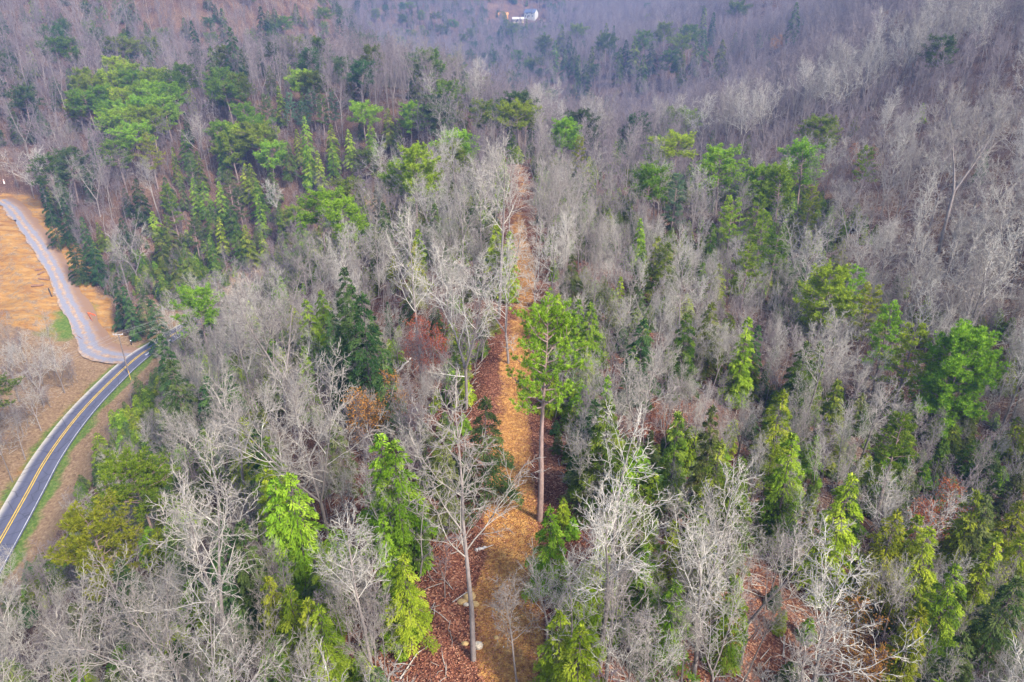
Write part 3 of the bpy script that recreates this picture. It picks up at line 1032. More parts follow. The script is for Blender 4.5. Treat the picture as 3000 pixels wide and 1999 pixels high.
bx_, by_, bz_ = hit(1240 * K, 1200 * K)
F.append(dict(kind='hero', x=bx_, y=by_, z=bz_, h=20, tone='bright', var=0, feat=True))
bx_, by_, bz_ = hit(2225 * K, 762 * K, 15)
F.append(dict(kind='dense', x=bx_, y=by_, z=bz_, h=15, tone='green', var=0, feat=True))
# pines on the hillside above the gravel road
feat('pine', 17, 'bright', 0, (262, 133), (300, 165), (330, 195), (250, 235), (182, 160), (310, 250), (365, 205), (375, 225), (215, 180), (285, 205), (340, 250))
feat('pine', 17, 'green', 1, (155, 90), (120, 95), (265, 88), (350, 88), (290, 92), (505, 160), (540, 175), (520, 190), (400, 170), (420, 150))
feat('pine', 16, 'bright', 2, (590, 272), (565, 240), (540, 288), (610, 300), (500, 285), (940, 240), (835, 245), (685, 165), (170, 215))
feat('pine', 17, 'green', 0, (650, 45), (622, 78), (740, 25), (805, 20), (862, 22), (940, 8), (925, 35), (965, 25), (1000, 32), (1042, 48), (1080, 68), (1010, 60), (1065, 80), (820, 80), (850, 85), (1190, 118), (1215, 140), (1235, 135))
feat('white_pine', 20, 'yellow', 0, (335, 305), (385, 420))
feat('pine', 18, 'bright', 0, (280, 150), (320, 225), (265, 255), (235, 200), (350, 190), (300, 290), (395, 195), (250, 165), (580, 290), (615, 330), (530, 310), (200, 215), (345, 160))
feat('hemlock', 15, 'green', 1, (420, 300), (450, 350), (480, 470), (540, 520), (505, 330), (395, 340), (425, 560), (380, 500), (360, 530), (640, 480), (660, 330), (620, 380), (525, 460), (480, 540), (400, 600))
feat('hemlock', 14, 'bright', 0, (440, 410), (560, 380), (680, 300), (710, 345), (800, 300), (590, 420), (500, 500), (760, 330), (850, 280), (890, 250))
feat('white_pine', 16, 'olive', 1, (430, 350), (520, 390), (545, 430), (610, 215), (735, 215), (440, 500))
feat('white_pine', 15, 'blue', 0, (1172, 178), (1555, 395), (690, 232), (660, 210), (715, 205), (765, 210))
# pines of the ridge and the right
feat('white_pine', 14, 'bright', 0, (1690, 450), (1750, 440), (1790, 510), (2060, 690), (2105, 740), (1970, 605))
feat('pine', 14, 'bright', 1, (1905, 618), (1590, 258), (1490, 388))
feat('white_pine', 13, 'yellow', 1, (1870, 425), (2000, 335), (1330, 310), (2010, 650), (1760, 480), (1725, 560), (2080, 950))
feat('pine', 13, 'yellow', 0, (300, 1050), (215, 1180))
feat('pine', 24, 'green', 1, (1180, 55), (1330, 60), (1395, 80), (1530, 55), (1565, 85), (1590, 60), (1480, 75), (1700, 8), (1250, 85), (1545, 120))
# pointed hemlocks and cedars
feat('hemlock', 12, 'bright', 2, (1718, 732), (1795, 905), (1830, 1000), (1950, 1098))
feat('hemlock', 11, 'yellow', 2, (2110, 1190), (2250, 1140), (2340, 1155), (2200, 1305), (2110, 1400), (2060, 1180), (2130, 1220), (2350, 1230), (2290, 1230))
feat('hemlock', 11, 'green', 1, (1850, 790), (1885, 790), (1650, 1020), (1700, 1060), (1400, 930), (1560, 950), (1510, 545), (1532, 560), (1580, 725), (1930, 880), (1640, 700), (1470, 1130))
feat('hemlock', 11, 'bright', 0, (1358, 700), (1142, 520), (1170, 535), (740, 670), (705, 690), (610, 1010), (630, 1110), (672, 1095), (880, 1000), (905, 1020), (610, 1085), (560, 960))
feat('hemlock', 8, 'yellow', 0, (620, 1325), (660, 1362), (705, 1385), (732, 1395))
feat('hemlock', 11, 'yellow', 1, (600, 535), (960, 530), (950, 560))
feat('hemlock', 15, 'bright', 0, (560, 520), (690, 490), (592, 450), (575, 378), (700, 270), (760, 290), (640, 200), (465, 420), (500, 420), (705, 335), (730, 350))
feat('hemlock', 16, 'deep', 1, (145, 458), (185, 500), (130, 388), (20, 240), (310, 415), (95, 420), (110, 470), (160, 540), (205, 545), (285, 660), (320, 650), (350, 690), (265, 640), (370, 770), (395, 830), (800, 660), (830, 680), (790, 620))
feat('hemlock', 11, 'bright', 0, (215, 558))
feat('hemlock', 11, 'deep', 2, (1130, 910), (1110, 925), (1160, 760), (470, 870), (335, 1020), (875, 820), (590, 990), (510, 1215), (555, 1205), (760, 720), (780, 760), (520, 860))
feat('hemlock', 8, 'bright', 1, (1270, 1175), (1242, 1210), (1290, 1420), (1335, 1310), (1330, 1440), (880, 1190), (930, 1275), (740, 1250), (1480, 1260), (1545, 1205), (1560, 1345), (1700, 1335), (1645, 1255), (1440, 1050), (1200, 755), (1700, 800),
     (905, 1270), (1180, 800), (1700, 1120), (1380, 1240), (1610, 1170), (1350, 790), (1280, 680), (1400, 480), (1480, 560), (1425, 640))
feat('hemlock', 11, 'olive', 3, (5, 1530), (1000, 470), (880, 470), (1640, 300), (1790, 170), (1650, 190), (1560, 420), (860, 520), (1720, 310), (2270, 1150), (2330, 1330))
feat('hemlock', 27, 'green', 0, (1250, 75), (1275, 95), (1330, 130), (1380, 70), (1425, 110), (1460, 90), (1360, 110), (1600, 95), (1570, 110), (1480, 130), (1210, 45), (1160, 30), (1290, 60), (1395, 55), (1620, 20), (1660, 95))
feat('hemlock', 25, 'deep', 0, (1130, 100), (1150, 60), (1175, 70), (1320, 110), (1300, 115), (1440, 95), (1410, 60), (1500, 100), (510, 20), (530, 65), (440, 50), (480, 110), (1830, 8), (600, 20), (1640, 30), (1620, 70), (1310, 85), (1345, 150))
feat_base('hemlock', 10, 'green', 0, (1128, 1045), (1165, 1010))
feat_base('hemlock', 8, 'olive', 3, (1205, 935), (1160, 790), (1225, 700), (1178, 640))
feat('brown', 8, 'brown', 0, (2005, 1462))
feat('brown', 14, 'brown', 1, (1790, 82), (2060, 32))
feat('brown', 9, 'brown', 0, (850, 890), (1985, 330), (2160, 1150), (985, 740))
feat('dead', 9, 'brown', 0, (313, 703))
# the large leafless trees one can follow from base to top in the photograph
feat_base('bare', 21, '', 0, (1088, 1520))
feat_base('bare', 17, '', 1, (1378, 1537))
feat_base('bare', 21, '', 1, (660, 962))
feat_base('bare', 22, '', 0, (968, 872))
feat_base('bare', 26, '', 3, (1146, 735))
feat_base('bare', 30, '', 6, (2152, 600))
feat_base('bare', 19, '', 4, (545, 1560))
feat_base('bare', 17, '', 1, (575, 1195))
feat_base('bare', 17, '', 7, (1838, 1005))
feat_base('bare', 16, '', 1, (1590, 1585))
feat_base('bare', 19, '', 1, (1072, 945), (760, 1262), (1140, 560), (320, 660), (290, 655), (1050, 470))
feat_base('bare', 14, '', 3, (860, 1560), (1700, 1530))
feat_base('bare', 15, '', 3, (45, 925), (28, 862), (130, 842))
feat_base('bare', 13, '', 0, (5, 1010), (75, 880), (95, 990), (30, 1110), (150, 905), (60, 1060), (10, 940))
feat_base('bare', 16, '', 7, (1236, 650), (1170, 575), (1232, 480), (1168, 840))
feat_base('bare', 13, '', 0, (1228, 770), (1172, 690), (1232, 560))
feat_base('bare', 10, '', 5, (1310, 1565), (1255, 1560), (1190, 1600))
feat_base('bare', 13, '', 1, (1390, 1590))
feat_base('bare', 9, '', 1, (1330, 1175))

GRAVEL_AREA = [(-20, 430), (60, 455), (130, 580), (240, 745), (335, 800), (345, 845), (235, 860), (150, 800), (60, 760), (-20, 700)]


def in_poly(px, py, poly):
    ins = np.zeros(len(px), bool)
    j = len(poly) - 1
    for i in range(len(poly)):
        xi, yi, xj, yj = *poly[i], *poly[j]
        c = ((yi > py) != (yj > py)) & (px < (xj - xi) * (py - yi) / (yj - yi + 1e-9) + xi)
        ins ^= c
        j = i
    return ins


def clear_mask(x, y):
    """True where a tree may stand"""
    d1, _, s1 = line_dist(x, y, ROAD_L)
    d2, _, s2 = line_dist(x, y, GRAVEL_L)
    ok = ~((d1 < 8) | ((s1 > 0) & (d1 < 14) & (y < 178)))
    ok &= ~((d2 < 9) | ((s2 < 0) & (d2 < 26) & (y > 178)))
    ok &= ~((np.abs(x - track_x(y)) < 4.2) & (y < 212))
    px, py, _ = project(x, y, TZ(x, y))
    ok &= ~in_poly(px / K, py / K, GRAVEL_AREA)
    return ok


class Hash:
    def __init__(s, c):
        s.c, s.d = c, {}

    def near(s, x, y, r):
        i, j = int(x // s.c), int(y // s.c)
        for a in range(i - 3, i + 4):
            for b in range(j - 3, j + 4):
                for q in s.d.get((a, b), ()):
                    if (q[0] - x) ** 2 + (q[1] - y) ** 2 < (r * q[2]) ** 2:
                        return True
        return False

    def put(s, x, y, f=1.0):
        s.d.setdefault((int(x // s.c), int(y // s.c)), []).append((x, y, f))


ok = clear_mask(np.array([f['x'] for f in F]), np.array([f['y'] for f in F]))
dropped = [(f['kind'], round(f['x']), round(f['y'])) for f, k in zip(F, ok) if not k and f['kind'] in ('bare', 'hero', 'dense')]
if dropped:
    print('IN THE CLEAR:', dropped)
F = [f for f, k in zip(F, ok) if k or f['kind'] in ('hero', 'dense', 'bare', 'dead') or (f['kind'] == 'hemlock' and f['x'] < -60) or (f['kind'] in ('hemlock', 'white_pine') and 1.9 < abs(f['x'] - float(track_x(f['y']))) < 6)]
HOUSE_D = hit(1500, 52)[1]


def fill(y0, y1, spacing, n, hsh, pick):
    r = np.random.default_rng(int(y0 + 17))
    y = np.sqrt(r.random(n) * (y1 ** 2 - y0 ** 2) + y0 ** 2)
    x = (r.random(n) * 2 - 1) * (.86 * y + 26)
    ok = clear_mask(x, y) & (np.abs(x) < 1380)
    z = TZ(x, y)
    # nothing in front of the far house
    px, py, dp = project(x, y, z + 16)
    ok &= ~((np.abs(px - 1515) < 85) & (y > 330) & (y < HOUSE_D + 16) & (py < 62))
    px, py, dp = project(x, y, z)
    for i in np.nonzero(ok)[0]:
        if hsh.near(x[i], y[i], spacing(x[i], y[i])):
            continue
        t = pick(x[i], y[i], px[i] / K, py[i] / K)
        if t is None:
            continue
        hsh.put(x[i], y[i])
        F.append(dict(x=float(x[i]), y=float(y[i]), z=float(z[i]), feat=False, **t))


def pick_near(x, y, a, b):
    q = rng.random()
    ev = .17
    n = vnoise(np.array([x]), np.array([y]), 22, 31)[0]
    if x < -50 and y > 180:
        ev = .30
    elif x > 70:
        ev = .03
    elif x < -18 and y > 90:
        ev = .26
    elif n > .55:
        ev = .32
    d1, _, s1 = line_dist(np.array([x]), np.array([y]), ROAD_L)
    if s1[0] < 0 and x < -95 and y < 185 and rng.random() < .25:
        return None
    if q < ev:
        if rng.random() < .2 and (y > 130 or x < -60):
            return dict(kind='pine', h=rng.uniform(13, 18), tone=rng.choice(('bright', 'green')), var=rng.randrange(3))
        return dict(kind='hemlock', h=rng.uniform(5, 11), tone=rng.choice(('green', 'green', 'bright', 'bright', 'deep', 'olive', 'yellow')), var=rng.choice((0, 0, 1, 2, 2, 3)))
    return dict(kind='bare', h=rng.uniform(12.5, 19.5) * (1 if y < 110 else .88), tone='', var=rng.randrange(8))


def pick_far(x, y, a, b):
    ev = .18
    n = vnoise(np.array([x]), np.array([y]), 60, 33)[0]
    if 40 < y and x > 70:
        ev = .015
    elif x < -60 and y < 340:
        ev = .22
    elif n > .56:
        ev = .24
    if rng.random() < ev:
        if rng.random() < .35:
            return dict(kind='pine', h=rng.uniform(14, 19), tone=rng.choice(('green', 'deep')), var=rng.randrange(2))
        return dict(kind='hemlock', h=rng.uniform(8, 15), tone=rng.choice(('deep', 'deep', 'green', 'olive')), var=rng.randrange(3))
    return dict(kind='bare', h=rng.uniform(16, 24), tone='', var=rng.randrange(8))


H1 = Hash(3.0)
for f in F:
    H1.put(f['x'], f['y'], .8 if f['kind'] == 'hemlock' else 1.0)
fill(10, 235, lambda a, b: 4.7 + .7 * sstep(60, 200, b) + (.8 if a < -40 and b < 190 else 0), 16000, H1, pick_near)
H2 = Hash(4.0)
for f in F:
    H2.put(f['x'], f['y'])
fill(235, 420, lambda a, b: 4.6, 24000, H2, pick_far)
fill(420, 620, lambda a, b: 5.2, 26000, H2, pick_far)


def far_fill(y0, y1, step):
    r = np.random.default_rng(5)
    ax, ay = np.meshgrid(np.arange(-.84 * y1, .84 * y1, step), np.arange(y0, y1, step), indexing='ij')
    x, y = (q.ravel() + r.uniform(-.5, .5, q.size) * step for q in (ax, ay))
    k = np.abs(x) < .84 * y
    x, y = x[k], y[k]
    z = TZ(x, y)
    px, py, _ = project(x, y, z + 16)
    k = (py > -160) & ~((np.abs(px - 1515) < 85) & (y < HOUSE_D + 22) & (py < 62) & (r.random(len(x)) < .85))
    for a, b, c in zip(x[k], y[k], z[k]):
        F.append(dict(x=float(a), y=float(b), z=float(c), feat=False, **pick_far(a, b, 0, 0)))


far_fill(620, 1400, 6.3)

# what the photograph shows clear stays clear: no filler tree stands in front of the roads, the open track and the marked evergreens
OPEN = [([(0, 1150), (345, 780), (368, 800), (364, 920), (310, 1010), (250, 1090), (190, 1170), (110, 1240), (0, 1300)], 110, .95), ([(0, 430), (60, 455), (240, 745), (345, 790), (240, 850), (0, 760)], 150, .95),
        ([(1120, 1060), (1215, 1060), (1235, 1568), (1090, 1568)], 33, .9), ([(1175, 400), (1225, 400), (1235, 650), (1185, 650)], 100, .75), ([(800, 820), (1010, 820), (1050, 950), (820, 960)], 66, .7)]
fx, fy, fz, fh = (np.array([f[k] for f in F]) for k in ('x', 'y', 'z', 'h'))
isfill = np.array([not f['feat'] for f in F])
wide = np.array([{'bare': .17, 'hemlock': .16, 'pine': .2}.get(f['kind'], .2) for f in F])
low = np.array([{'bare': .42, 'hemlock': .05, 'pine': .5}.get(f['kind'], .4) for f in F])
tx, ty, td = project(fx, fy, fz + fh)
mx_, my, md_ = project(fx, fy, fz + fh * .7)
lx, ly, ld = project(fx, fy, fz + fh * low)
tx, ty, mx_, my, lx, ly = (q / K for q in (tx, ty, mx_, my, lx, ly))
half = wide * fh * FPX / md_ / K
gone = np.zeros(len(F), bool)
for poly, dmin, prob in OPEN:
    for ax in (-.7, 0, .7):
        for q in (0, .33, .66, 1.0):
            a, b = (tx * (1 - q) + lx * q) + ax * half, ty * (1 - q) + ly * q
            gone |= in_poly(a, b, poly) & (nrg.random(len(F)) < prob)
    # the ones behind it do no harm
for k, f in enumerate(F):
    if not f['feat'] or f['kind'] == 'bare' or not (-50 < mx_[k] < 2400):
        continue
    p = {'hero': 1, 'dense': 1, 'dead': 1, 'pine': .9, 'white_pine': .9}.get(f['kind'], .68)
    if f['kind'] == 'dense':
        gone |= isfill & (md_ < md_[k] + 4) & (np.abs(mx_ - mx_[k]) < half + 75) & (ty < 985) & (ly > 770)
    cov = isfill & (md_ < md_[k]) & (md_ > md_[k] - 90) & (np.abs(mx_ - mx_[k]) < half * .9 + half[k] * .6) & (ty < ly[k] - .3 * (ly[k] - ty[k])) & (ly > ty[k])
    gone |= cov & (nrg.random(len(F)) < p)
gone &= isfill
F = [f for f, g in zip(F, gone) if not g]

# how large each shows in the picture
for f in F:
    a, b, d = project(f['x'], f['y'], f['z'] + f['h'] * .75)
    a2, b2, d2 = project(f['x'], f['y'], f['z'])
    f['px'], f['py'], f['bpy'], f['dist'] = float(a) / K, float(b) / K, float(b2) / K, float(d)
    inside = -60 < f['px'] < 2413 and float(b) / K < 1600 and float(b2) / K > -20
    f['size'] = (f['h'] / d if inside else 0.0) + (10 if f['feat'] and inside else 0)

ORD = 'first second third fourth fifth sixth seventh eighth ninth tenth eleventh twelfth thirteenth fourteenth fifteenth sixteenth seventeenth eighteenth nineteenth twentieth'.split()
TEN = {2: 'twenty', 3: 'thirty', 4: 'forty', 5: 'fifty'}


def ordinal(i):
    if i < 20:
        return ORD[i]
    t, u = divmod(i + 1, 10)
    return {2: 'twentieth', 3: 'thirtieth', 4: 'fortieth', 5: 'fiftieth'}[t] if u == 0 else TEN[t] + '-' + ORD[u - 1]


def where(f):
    x, y = f['x'], f['y']
    off = x - float(track_x(y))
    d1, _, s1 = line_dist(np.array([x]), np.array([y]), ROAD_L)
    d2, _, s2 = line_dist(np.array([x]), np.array([y]), GRAVEL_L)
    if y < 215 and abs(off) < 9:
        return 'at track\'s ' + ('left' if off < 0 else 'right')
    if s1[0] < 0 and y < 185:
        return 'left of the paved road'
    if d1[0] < 24 and y < 190:
        return 'by the paved road'
    if d2[0] < 24:
        return 'beside the gravel road'
    if x < -4 and y < 225:
        return 'between road and track'
    if x < -45 and y < 330:
        return 'above the gravel road'
    if x > 48 and y < 330:
        return 'beyond the dusky hollow'
    if x > 4 and y < 225:
        return 'right of the dirt track'
    return 'behind the ridge'


def cell(f):
    col = ('left edge', 'left side', 'left of centre', 'right of centre', 'right side', 'right edge')[min(5, max(0, int(f['px'] / 392.3)))]
    row = ('top', 'upper', 'middle', 'lower', 'bottom')[min(4, max(0, int(f['py'] / 313.7)))]
    return row + ' ' + col


def tops(kind, n):
    L = [f for f in F if f['kind'] == kind and f['size'] > 0]
    L.sort(key=lambda f: -f['size'])
    return L[:n]


TONE_WORD = {'bright': 'bright green', 'green': 'mid-green', 'yellow': 'yellow-green', 'deep': 'dark green', 'blue': 'blue-green', 'olive': 'olive'}


def name_trees(L, head):
    """give each its own label: look, where it stands, its place among its neighbours"""
    by = {}
    for f in L:
        h = head(f)
        key = h + ' ' + where(f)
        by.setdefault(key, []).append((f, h))
    used = set()
    for key, v in by.items():
        if len(v) == 1:
            v[0][0]['label'] = key
            continue
        sub = {}
        for f, h in v:
            sub.setdefault(cell(f), []).append(f)
        for c, w_ in sub.items():
            if len(w_) == 1:
                w_[0]['label'] = key + ', ' + c
            else:
                w_.sort(key=lambda f: f['px'])
                for i, f in enumerate(w_):
                    f['label'] = key + ', ' + c + ', ' + ordinal(i) + ' from left'


def place(f, name, cat, group, parts):
    o = empty(name, (f['x'], f['y'], f['z']), f['label'], cat, group, f.get('rz', rng.uniform(0, 6.28)))
    for nm, me, mat in parts:
        c = link(nm, me, o)
        if mat is not None:
            c.material_slots[0].link = 'OBJECT'
            c.material_slots[0].material = mat
    s = f['h'] / f['H']
    o.scale = (s * f.get('sx', 1), s * f.get('sx', 1), s)
    f['done'] = True
    return o


B = tops('bare', 300)
for f in B:
    f['v'] = BARE[f['var'] % len(BARE)]
    f['H'] = f['v']['H']
    f['sx'] = rng.uniform(.92, 1.12)
name_trees(B, lambda f: f['v']['adj'] + ' leafless tree')
for f in B:
    place(f, 'bare_tree', 'tree', 'leafless trees of the wood', [('trunk', f['v']['trunk'], None), ('crown', f['v']['crown'], None)])
L = tops('hemlock', 300)
for f in L:
    f['v'] = HEM[f['var'] % len(HEM)]
    f['H'] = 10
    f['sx'] = rng.uniform(.9, 1.15)
name_trees(L, lambda f: f['v']['adj'] + ' ' + TONE_WORD[f['tone']] + ' evergreen')
for f in L:
    place(f, 'hemlock_tree', 'tree', 'pointed evergreens among the leafless trees', [('trunk', f['v']['trunk'], None), ('foliage', f['v']['foliage'], TONES[f['tone']])])
L = tops('pine', 130)
for f in L:
    f['v'] = PINE[f['var'] % len(PINE)]
    f['H'] = 19
    f['sx'] = 1.35 if f['y'] > 150 else 1.1
name_trees(L, lambda f: f['v']['adj'] + ' ' + TONE_WORD[f['tone']] + ' pine')
for f in L:
    place(f, 'pine_tree', 'tree', 'pines standing above the wood', [('trunk', f['v']['trunk'], None), ('branches', f['v']['branches'], None), ('foliage', f['v']['foliage'], TONES[f['tone']])])
L = tops('white_pine', 60)
for f in L:
    f['v'] = WPINE[f['var'] % len(WPINE)]
    f['H'] = 20
name_trees(L, lambda f: TONE_WORD[f['tone']] + ' layered-bough pine')
for f in L:
    place(f, 'white_pine_tree', 'tree', 'pines with layered boughs', [('trunk', f['v']['trunk'], None), ('branches', f['v']['branches'], None), ('foliage', f['v']['foliage'], TONES[f['tone']])])
L = tops('brown', 20)
for f in L:
    f['v'] = brown[f['var'] % 2]
    f['H'] = f['v']['H']
name_trees(L, lambda f: 'tree holding rusty brown leaves')
for f in L:
    place(f, 'brown_leaved_tree', 'tree', 'trees keeping their brown leaves', [('trunk', f['v']['trunk'], None), ('crown', f['v']['crown'], None)])
for f in F:
    if f['kind'] == 'hero':
        f.update(H=20, label='tall bright green pine with long bare trunk at the dirt track', rz=1.0)
        place(f, 'tall_pine_tree', 'tree', None, [('trunk', HERO['trunk'], None), ('branches', HERO['branches'], None), ('foliage', HERO['foliage'], None)])
    elif f['kind'] == 'dense':
        f.update(H=16, label='dense rounded pine standing alone at edge of the dusky hollow', rz=0.4)
        place(f, 'dense_pine_tree', 'tree', None, [('trunk', DENSE['trunk'], None), ('branches', DENSE['branches'], None), ('foliage', DENSE['foliage'], None)])
    elif f['kind'] == 'dead':
        f.update(H=11, label='dead hemlock with rusty needles near the utility pole', rz=0.4)
        place(f, 'dead_hemlock_tree', 'tree', None, [('trunk', DEAD['trunk'], None), ('foliage', DEAD['foliage'], None)])


# ------------------------------------------------------------------ the rest of the wood: one object per kind
def scatter(name, pts, scale, rz, idx, meshes):
    """points that carry whole small meshes, joined into one object"""
    tc = bpy.data.collections.new(name + '_kinds')
    for i, (me, mat) in enumerate(meshes):
        t = bpy.data.objects.new('%s_kind_%02d' % (name, i), me)
        if mat is not None:
            t.material_slots[0].link = 'OBJECT'
            t.material_slots[0].material = mat
        tc.objects.link(t)
    me = bpy.data.meshes.new(name)
    P = np.asarray(pts, np.float32)
    me.vertices.add(len(P))
    me.vertices.foreach_set('co', P.ravel())
    for nm, typ, val in (('size', 'FLOAT_VECTOR', scale), ('turn', 'FLOAT_VECTOR', rz), ('which', 'INT', idx)):
        at = me.attributes.new(nm, typ, 'POINT')
        if typ == 'INT':
            at.data.foreach_set('value', np.asarray(val, np.int32))
        else:
            at.data.foreach_set('vector', np.asarray(val, np.float32).ravel())
    o = link(name, me)
    ng = bpy.data.node_groups.new(name + '_nodes', 'GeometryNodeTree')
    ng.interface.new_socket('Geometry', in_out='INPUT', socket_type='NodeSocketGeometry')
    ng.interface.new_socket('Geometry', in_out='OUTPUT', socket_type='NodeSocketGeometry')
    gi, go = ng.nodes.new('NodeGroupInput'), ng.nodes.new('NodeGroupOutput')
    ip, ci = ng.nodes.new('GeometryNodeInstanceOnPoints'), ng.nodes.new('GeometryNodeCollectionInfo')
    ci.inputs['Collection'].default_value = tc
    ci.inputs['Separate Children'].default_value = True
    ci.inputs['Reset Children'].default_value = True
    ip.inputs['Pick Instance'].default_value = True

    def named(nm, typ):
        n = ng.nodes.new('GeometryNodeInputNamedAttribute')
        n.data_type = typ
        n.inputs['Name'].default_value = nm
        return n.outputs['Attribute']
    er = ng.nodes.new('FunctionNodeEulerToRotation')
    ng.links.new(named('turn', 'FLOAT_VECTOR'), er.inputs[0])
    ng.links.new(gi.outputs[0], ip.inputs['Points'])
    ng.links.new(ci.outputs[0], ip.inputs['Instance'])
    ng.links.new(named('which', 'INT'), ip.inputs['Instance Index'])
    ng.links.new(er.outputs[0], ip.inputs['Rotation'])
    ng.links.new(named('size', 'FLOAT_VECTOR'), ip.inputs['Scale'])
    ng.links.new(ip.outputs[0], go.inputs[0])
    md = o.modifiers.new('scatter', 'NODES')
    md.node_group = ng
    return o


def join_mesh(parts, name):
    """one mesh from several part meshes (materials kept)"""
    g, mats = Geo(), []
    for me in parts:
        n, m = len(me.vertices), len(me.polygons)
        co = np.empty(n * 3, np.float32)
        me.vertices.foreach_get('co', co)
        vi = np.empty(m * 3, np.int32)
        me.loops.foreach_get('vertex_index', vi)
        mi = np.empty(m, np.int32)
        me.polygons.foreach_get('material_index', mi)
        a = np.empty(n, np.float32)
        me.attributes['rnd'].data.foreach_get('value', a)
        g.add(co, vi, 0, a)
        g.M[-1] = mi + len(mats)
        mats += list(me.materials)
    return g.mesh(name, mats)


def open_view(x, y, h):
    k = np.zeros(len(x), bool)
    for q in (.25, .6, .95):
        a, b, _ = project(x, y, TZ(x, y) + h * q)
        for poly, dmin, prob in OPEN[:3]:
            k |= in_poly(a / K, b / K, poly)
    return ~k


rest = [f for f in F if not f.get('done')]


def spread_out(name, L, meshes, Hs, label, pickfn):
    if not L:
        return
    idx = [pickfn(f) for f in L]
    S = [[f['h'] / Hs[i]] * 3 for f, i in zip(L, idx)]
    Rz = [(rng.uniform(-.05, .05), rng.uniform(-.05, .05), rng.uniform(0, 6.28)) for _ in L]
    o = scatter(name, [(f['x'], f['y'], f['z']) for f in L], S, Rz, idx, meshes)
    tag(o, label, 'trees', kind='stuff')


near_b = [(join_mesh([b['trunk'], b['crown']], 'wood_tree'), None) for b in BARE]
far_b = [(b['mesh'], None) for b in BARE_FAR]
Hb = [b['H'] for b in BARE] + [b['H'] for b in BARE_FAR]
spread_out('bare_wood', [f for f in rest if f['kind'] == 'bare'], near_b + far_b, Hb, 'leafless wood covering the slopes and far hills',
           lambda f: f['var'] % 8 if f['dist'] < 120 else 8 + f['var'] % 4)
hm = []
for t in ('green', 'deep', 'olive', 'bright'):
    for q in HEM_FAR:
        hm.append((q['geo'].mesh('distant_hemlock', [TONES[t], DARKBARK]), None))
HI = {'green': 0, 'deep': 1, 'olive': 2, 'bright': 3, 'yellow': 3, 'blue': 1}
spread_out('hemlock_wood', [f for f in rest if f['kind'] == 'hemlock'], hm, [10] * 12, 'dark evergreens scattered through the far wood', lambda f: HI[f['tone']] * 3 + f['var'] % 3)
pm = []
for t in ('green', 'deep', 'bright'):
    for q in PINE_FAR:
        pm.append((q['geo'].mesh('distant_pine', [TONES[t], PINEBARK]), None))
PI_ = {'green': 0, 'deep': 1, 'bright': 2, 'olive': 0, 'yellow': 2, 'blue': 1}
spread_out('pine_wood', [f for f in rest if f['kind'] in ('pine', 'white_pine')], pm, [19] * 6, 'pines scattered over the far hills', lambda f: PI_[f['tone']] * 2 + f['var'] % 2)

# undergrowth: thin saplings and evergreen scrub that nobody could count
r = np.random.default_rng(77)
n = 13000
y = np.sqrt(r.random(n) * (360 ** 2 - 12 ** 2) + 12 ** 2)
x = (r.random(n) * 2 - 1) * (.84 * y + 22)
ok = clear_mask(x, y) & (open_view(x, y, 5.0) | (r.random(n) < .12))
x, y = x[ok], y[ok]
z = TZ(x, y)
n = len(x)
h = r.uniform(2.0, 7.5, n)
S = np.repeat((h / 20.0)[:, None], 3, 1) * np.array([1.15, 1.15, 1.0])
Rz = np.stack([r.uniform(-.15, .15, n), r.uniform(-.15, .15, n), r.uniform(0, 6.28, n)], 1)
tag(scatter('sapling_undergrowth', np.stack([x, y, z], 1), S, Rz, r.integers(0, 4, n), far_b), 'thin leafless saplings filling the wood below the trees', 'undergrowth', kind='stuff')
n = 1500
y = np.sqrt(r.random(n) * (125 ** 2 - 14 ** 2) + 14 ** 2)
x = (r.random(n) * 2 - 1) * (.84 * y + 16)
ok = clear_mask(x, y) & (np.abs(x - track_x(y)) > 5.5) & open_view(x, y, 7.0)
x, y = x[ok], y[ok]
n = len(x)
h = r.uniform(3, 10, n)
S = np.repeat((h / 20.0)[:, None], 3, 1) * np.array([.8, .8, 1.0])
Rz = np.stack([r.uniform(-.15, .15, n), r.uniform(-.15, .15, n), r.uniform(0, 6.28, n)], 1)
tag(scatter('young_wood', np.stack([x, y, TZ(x, y)], 1), S, Rz, r.integers(0, 8, n), near_b), 'slim young leafless trees crowding between the tall ones', 'undergrowth', kind='stuff')
n = 12000
y = np.sqrt(r.random(n) * (230 ** 2 - 12 ** 2) + 12 ** 2)
x = (r.random(n) * 2 - 1) * (.84 * y + 22)
ok = clear_mask(x, y) & (vnoise(x, y, 18, 41) + r.normal(0, .08, n) > .41) & (x < 75) & ((x > -84) | (y > 200))
x, y = x[ok], y[ok]
z = TZ(x, y)
n = len(x)
h = r.uniform(1.2, 3.2, n) + 3.0 * r.random(n) ** 3
S = np.stack([h / 10 * 1.25, h / 10 * 1.25, h / 10], 1)
Rz = np.stack([r.uniform(-.1, .1, n), r.uniform(-.1, .1, n), r.uniform(0, 6.28, n)], 1)
tag(scatter('evergreen_undergrowth', np.stack([x, y, z], 1), S, Rz, np.array([0, 1, 2, 6, 7, 8, 9, 10, 11, 9, 10, 3])[r.integers(0, 12, n)], hm), 'low evergreen scrub beneath the leafless trees', 'undergrowth', kind='stuff')


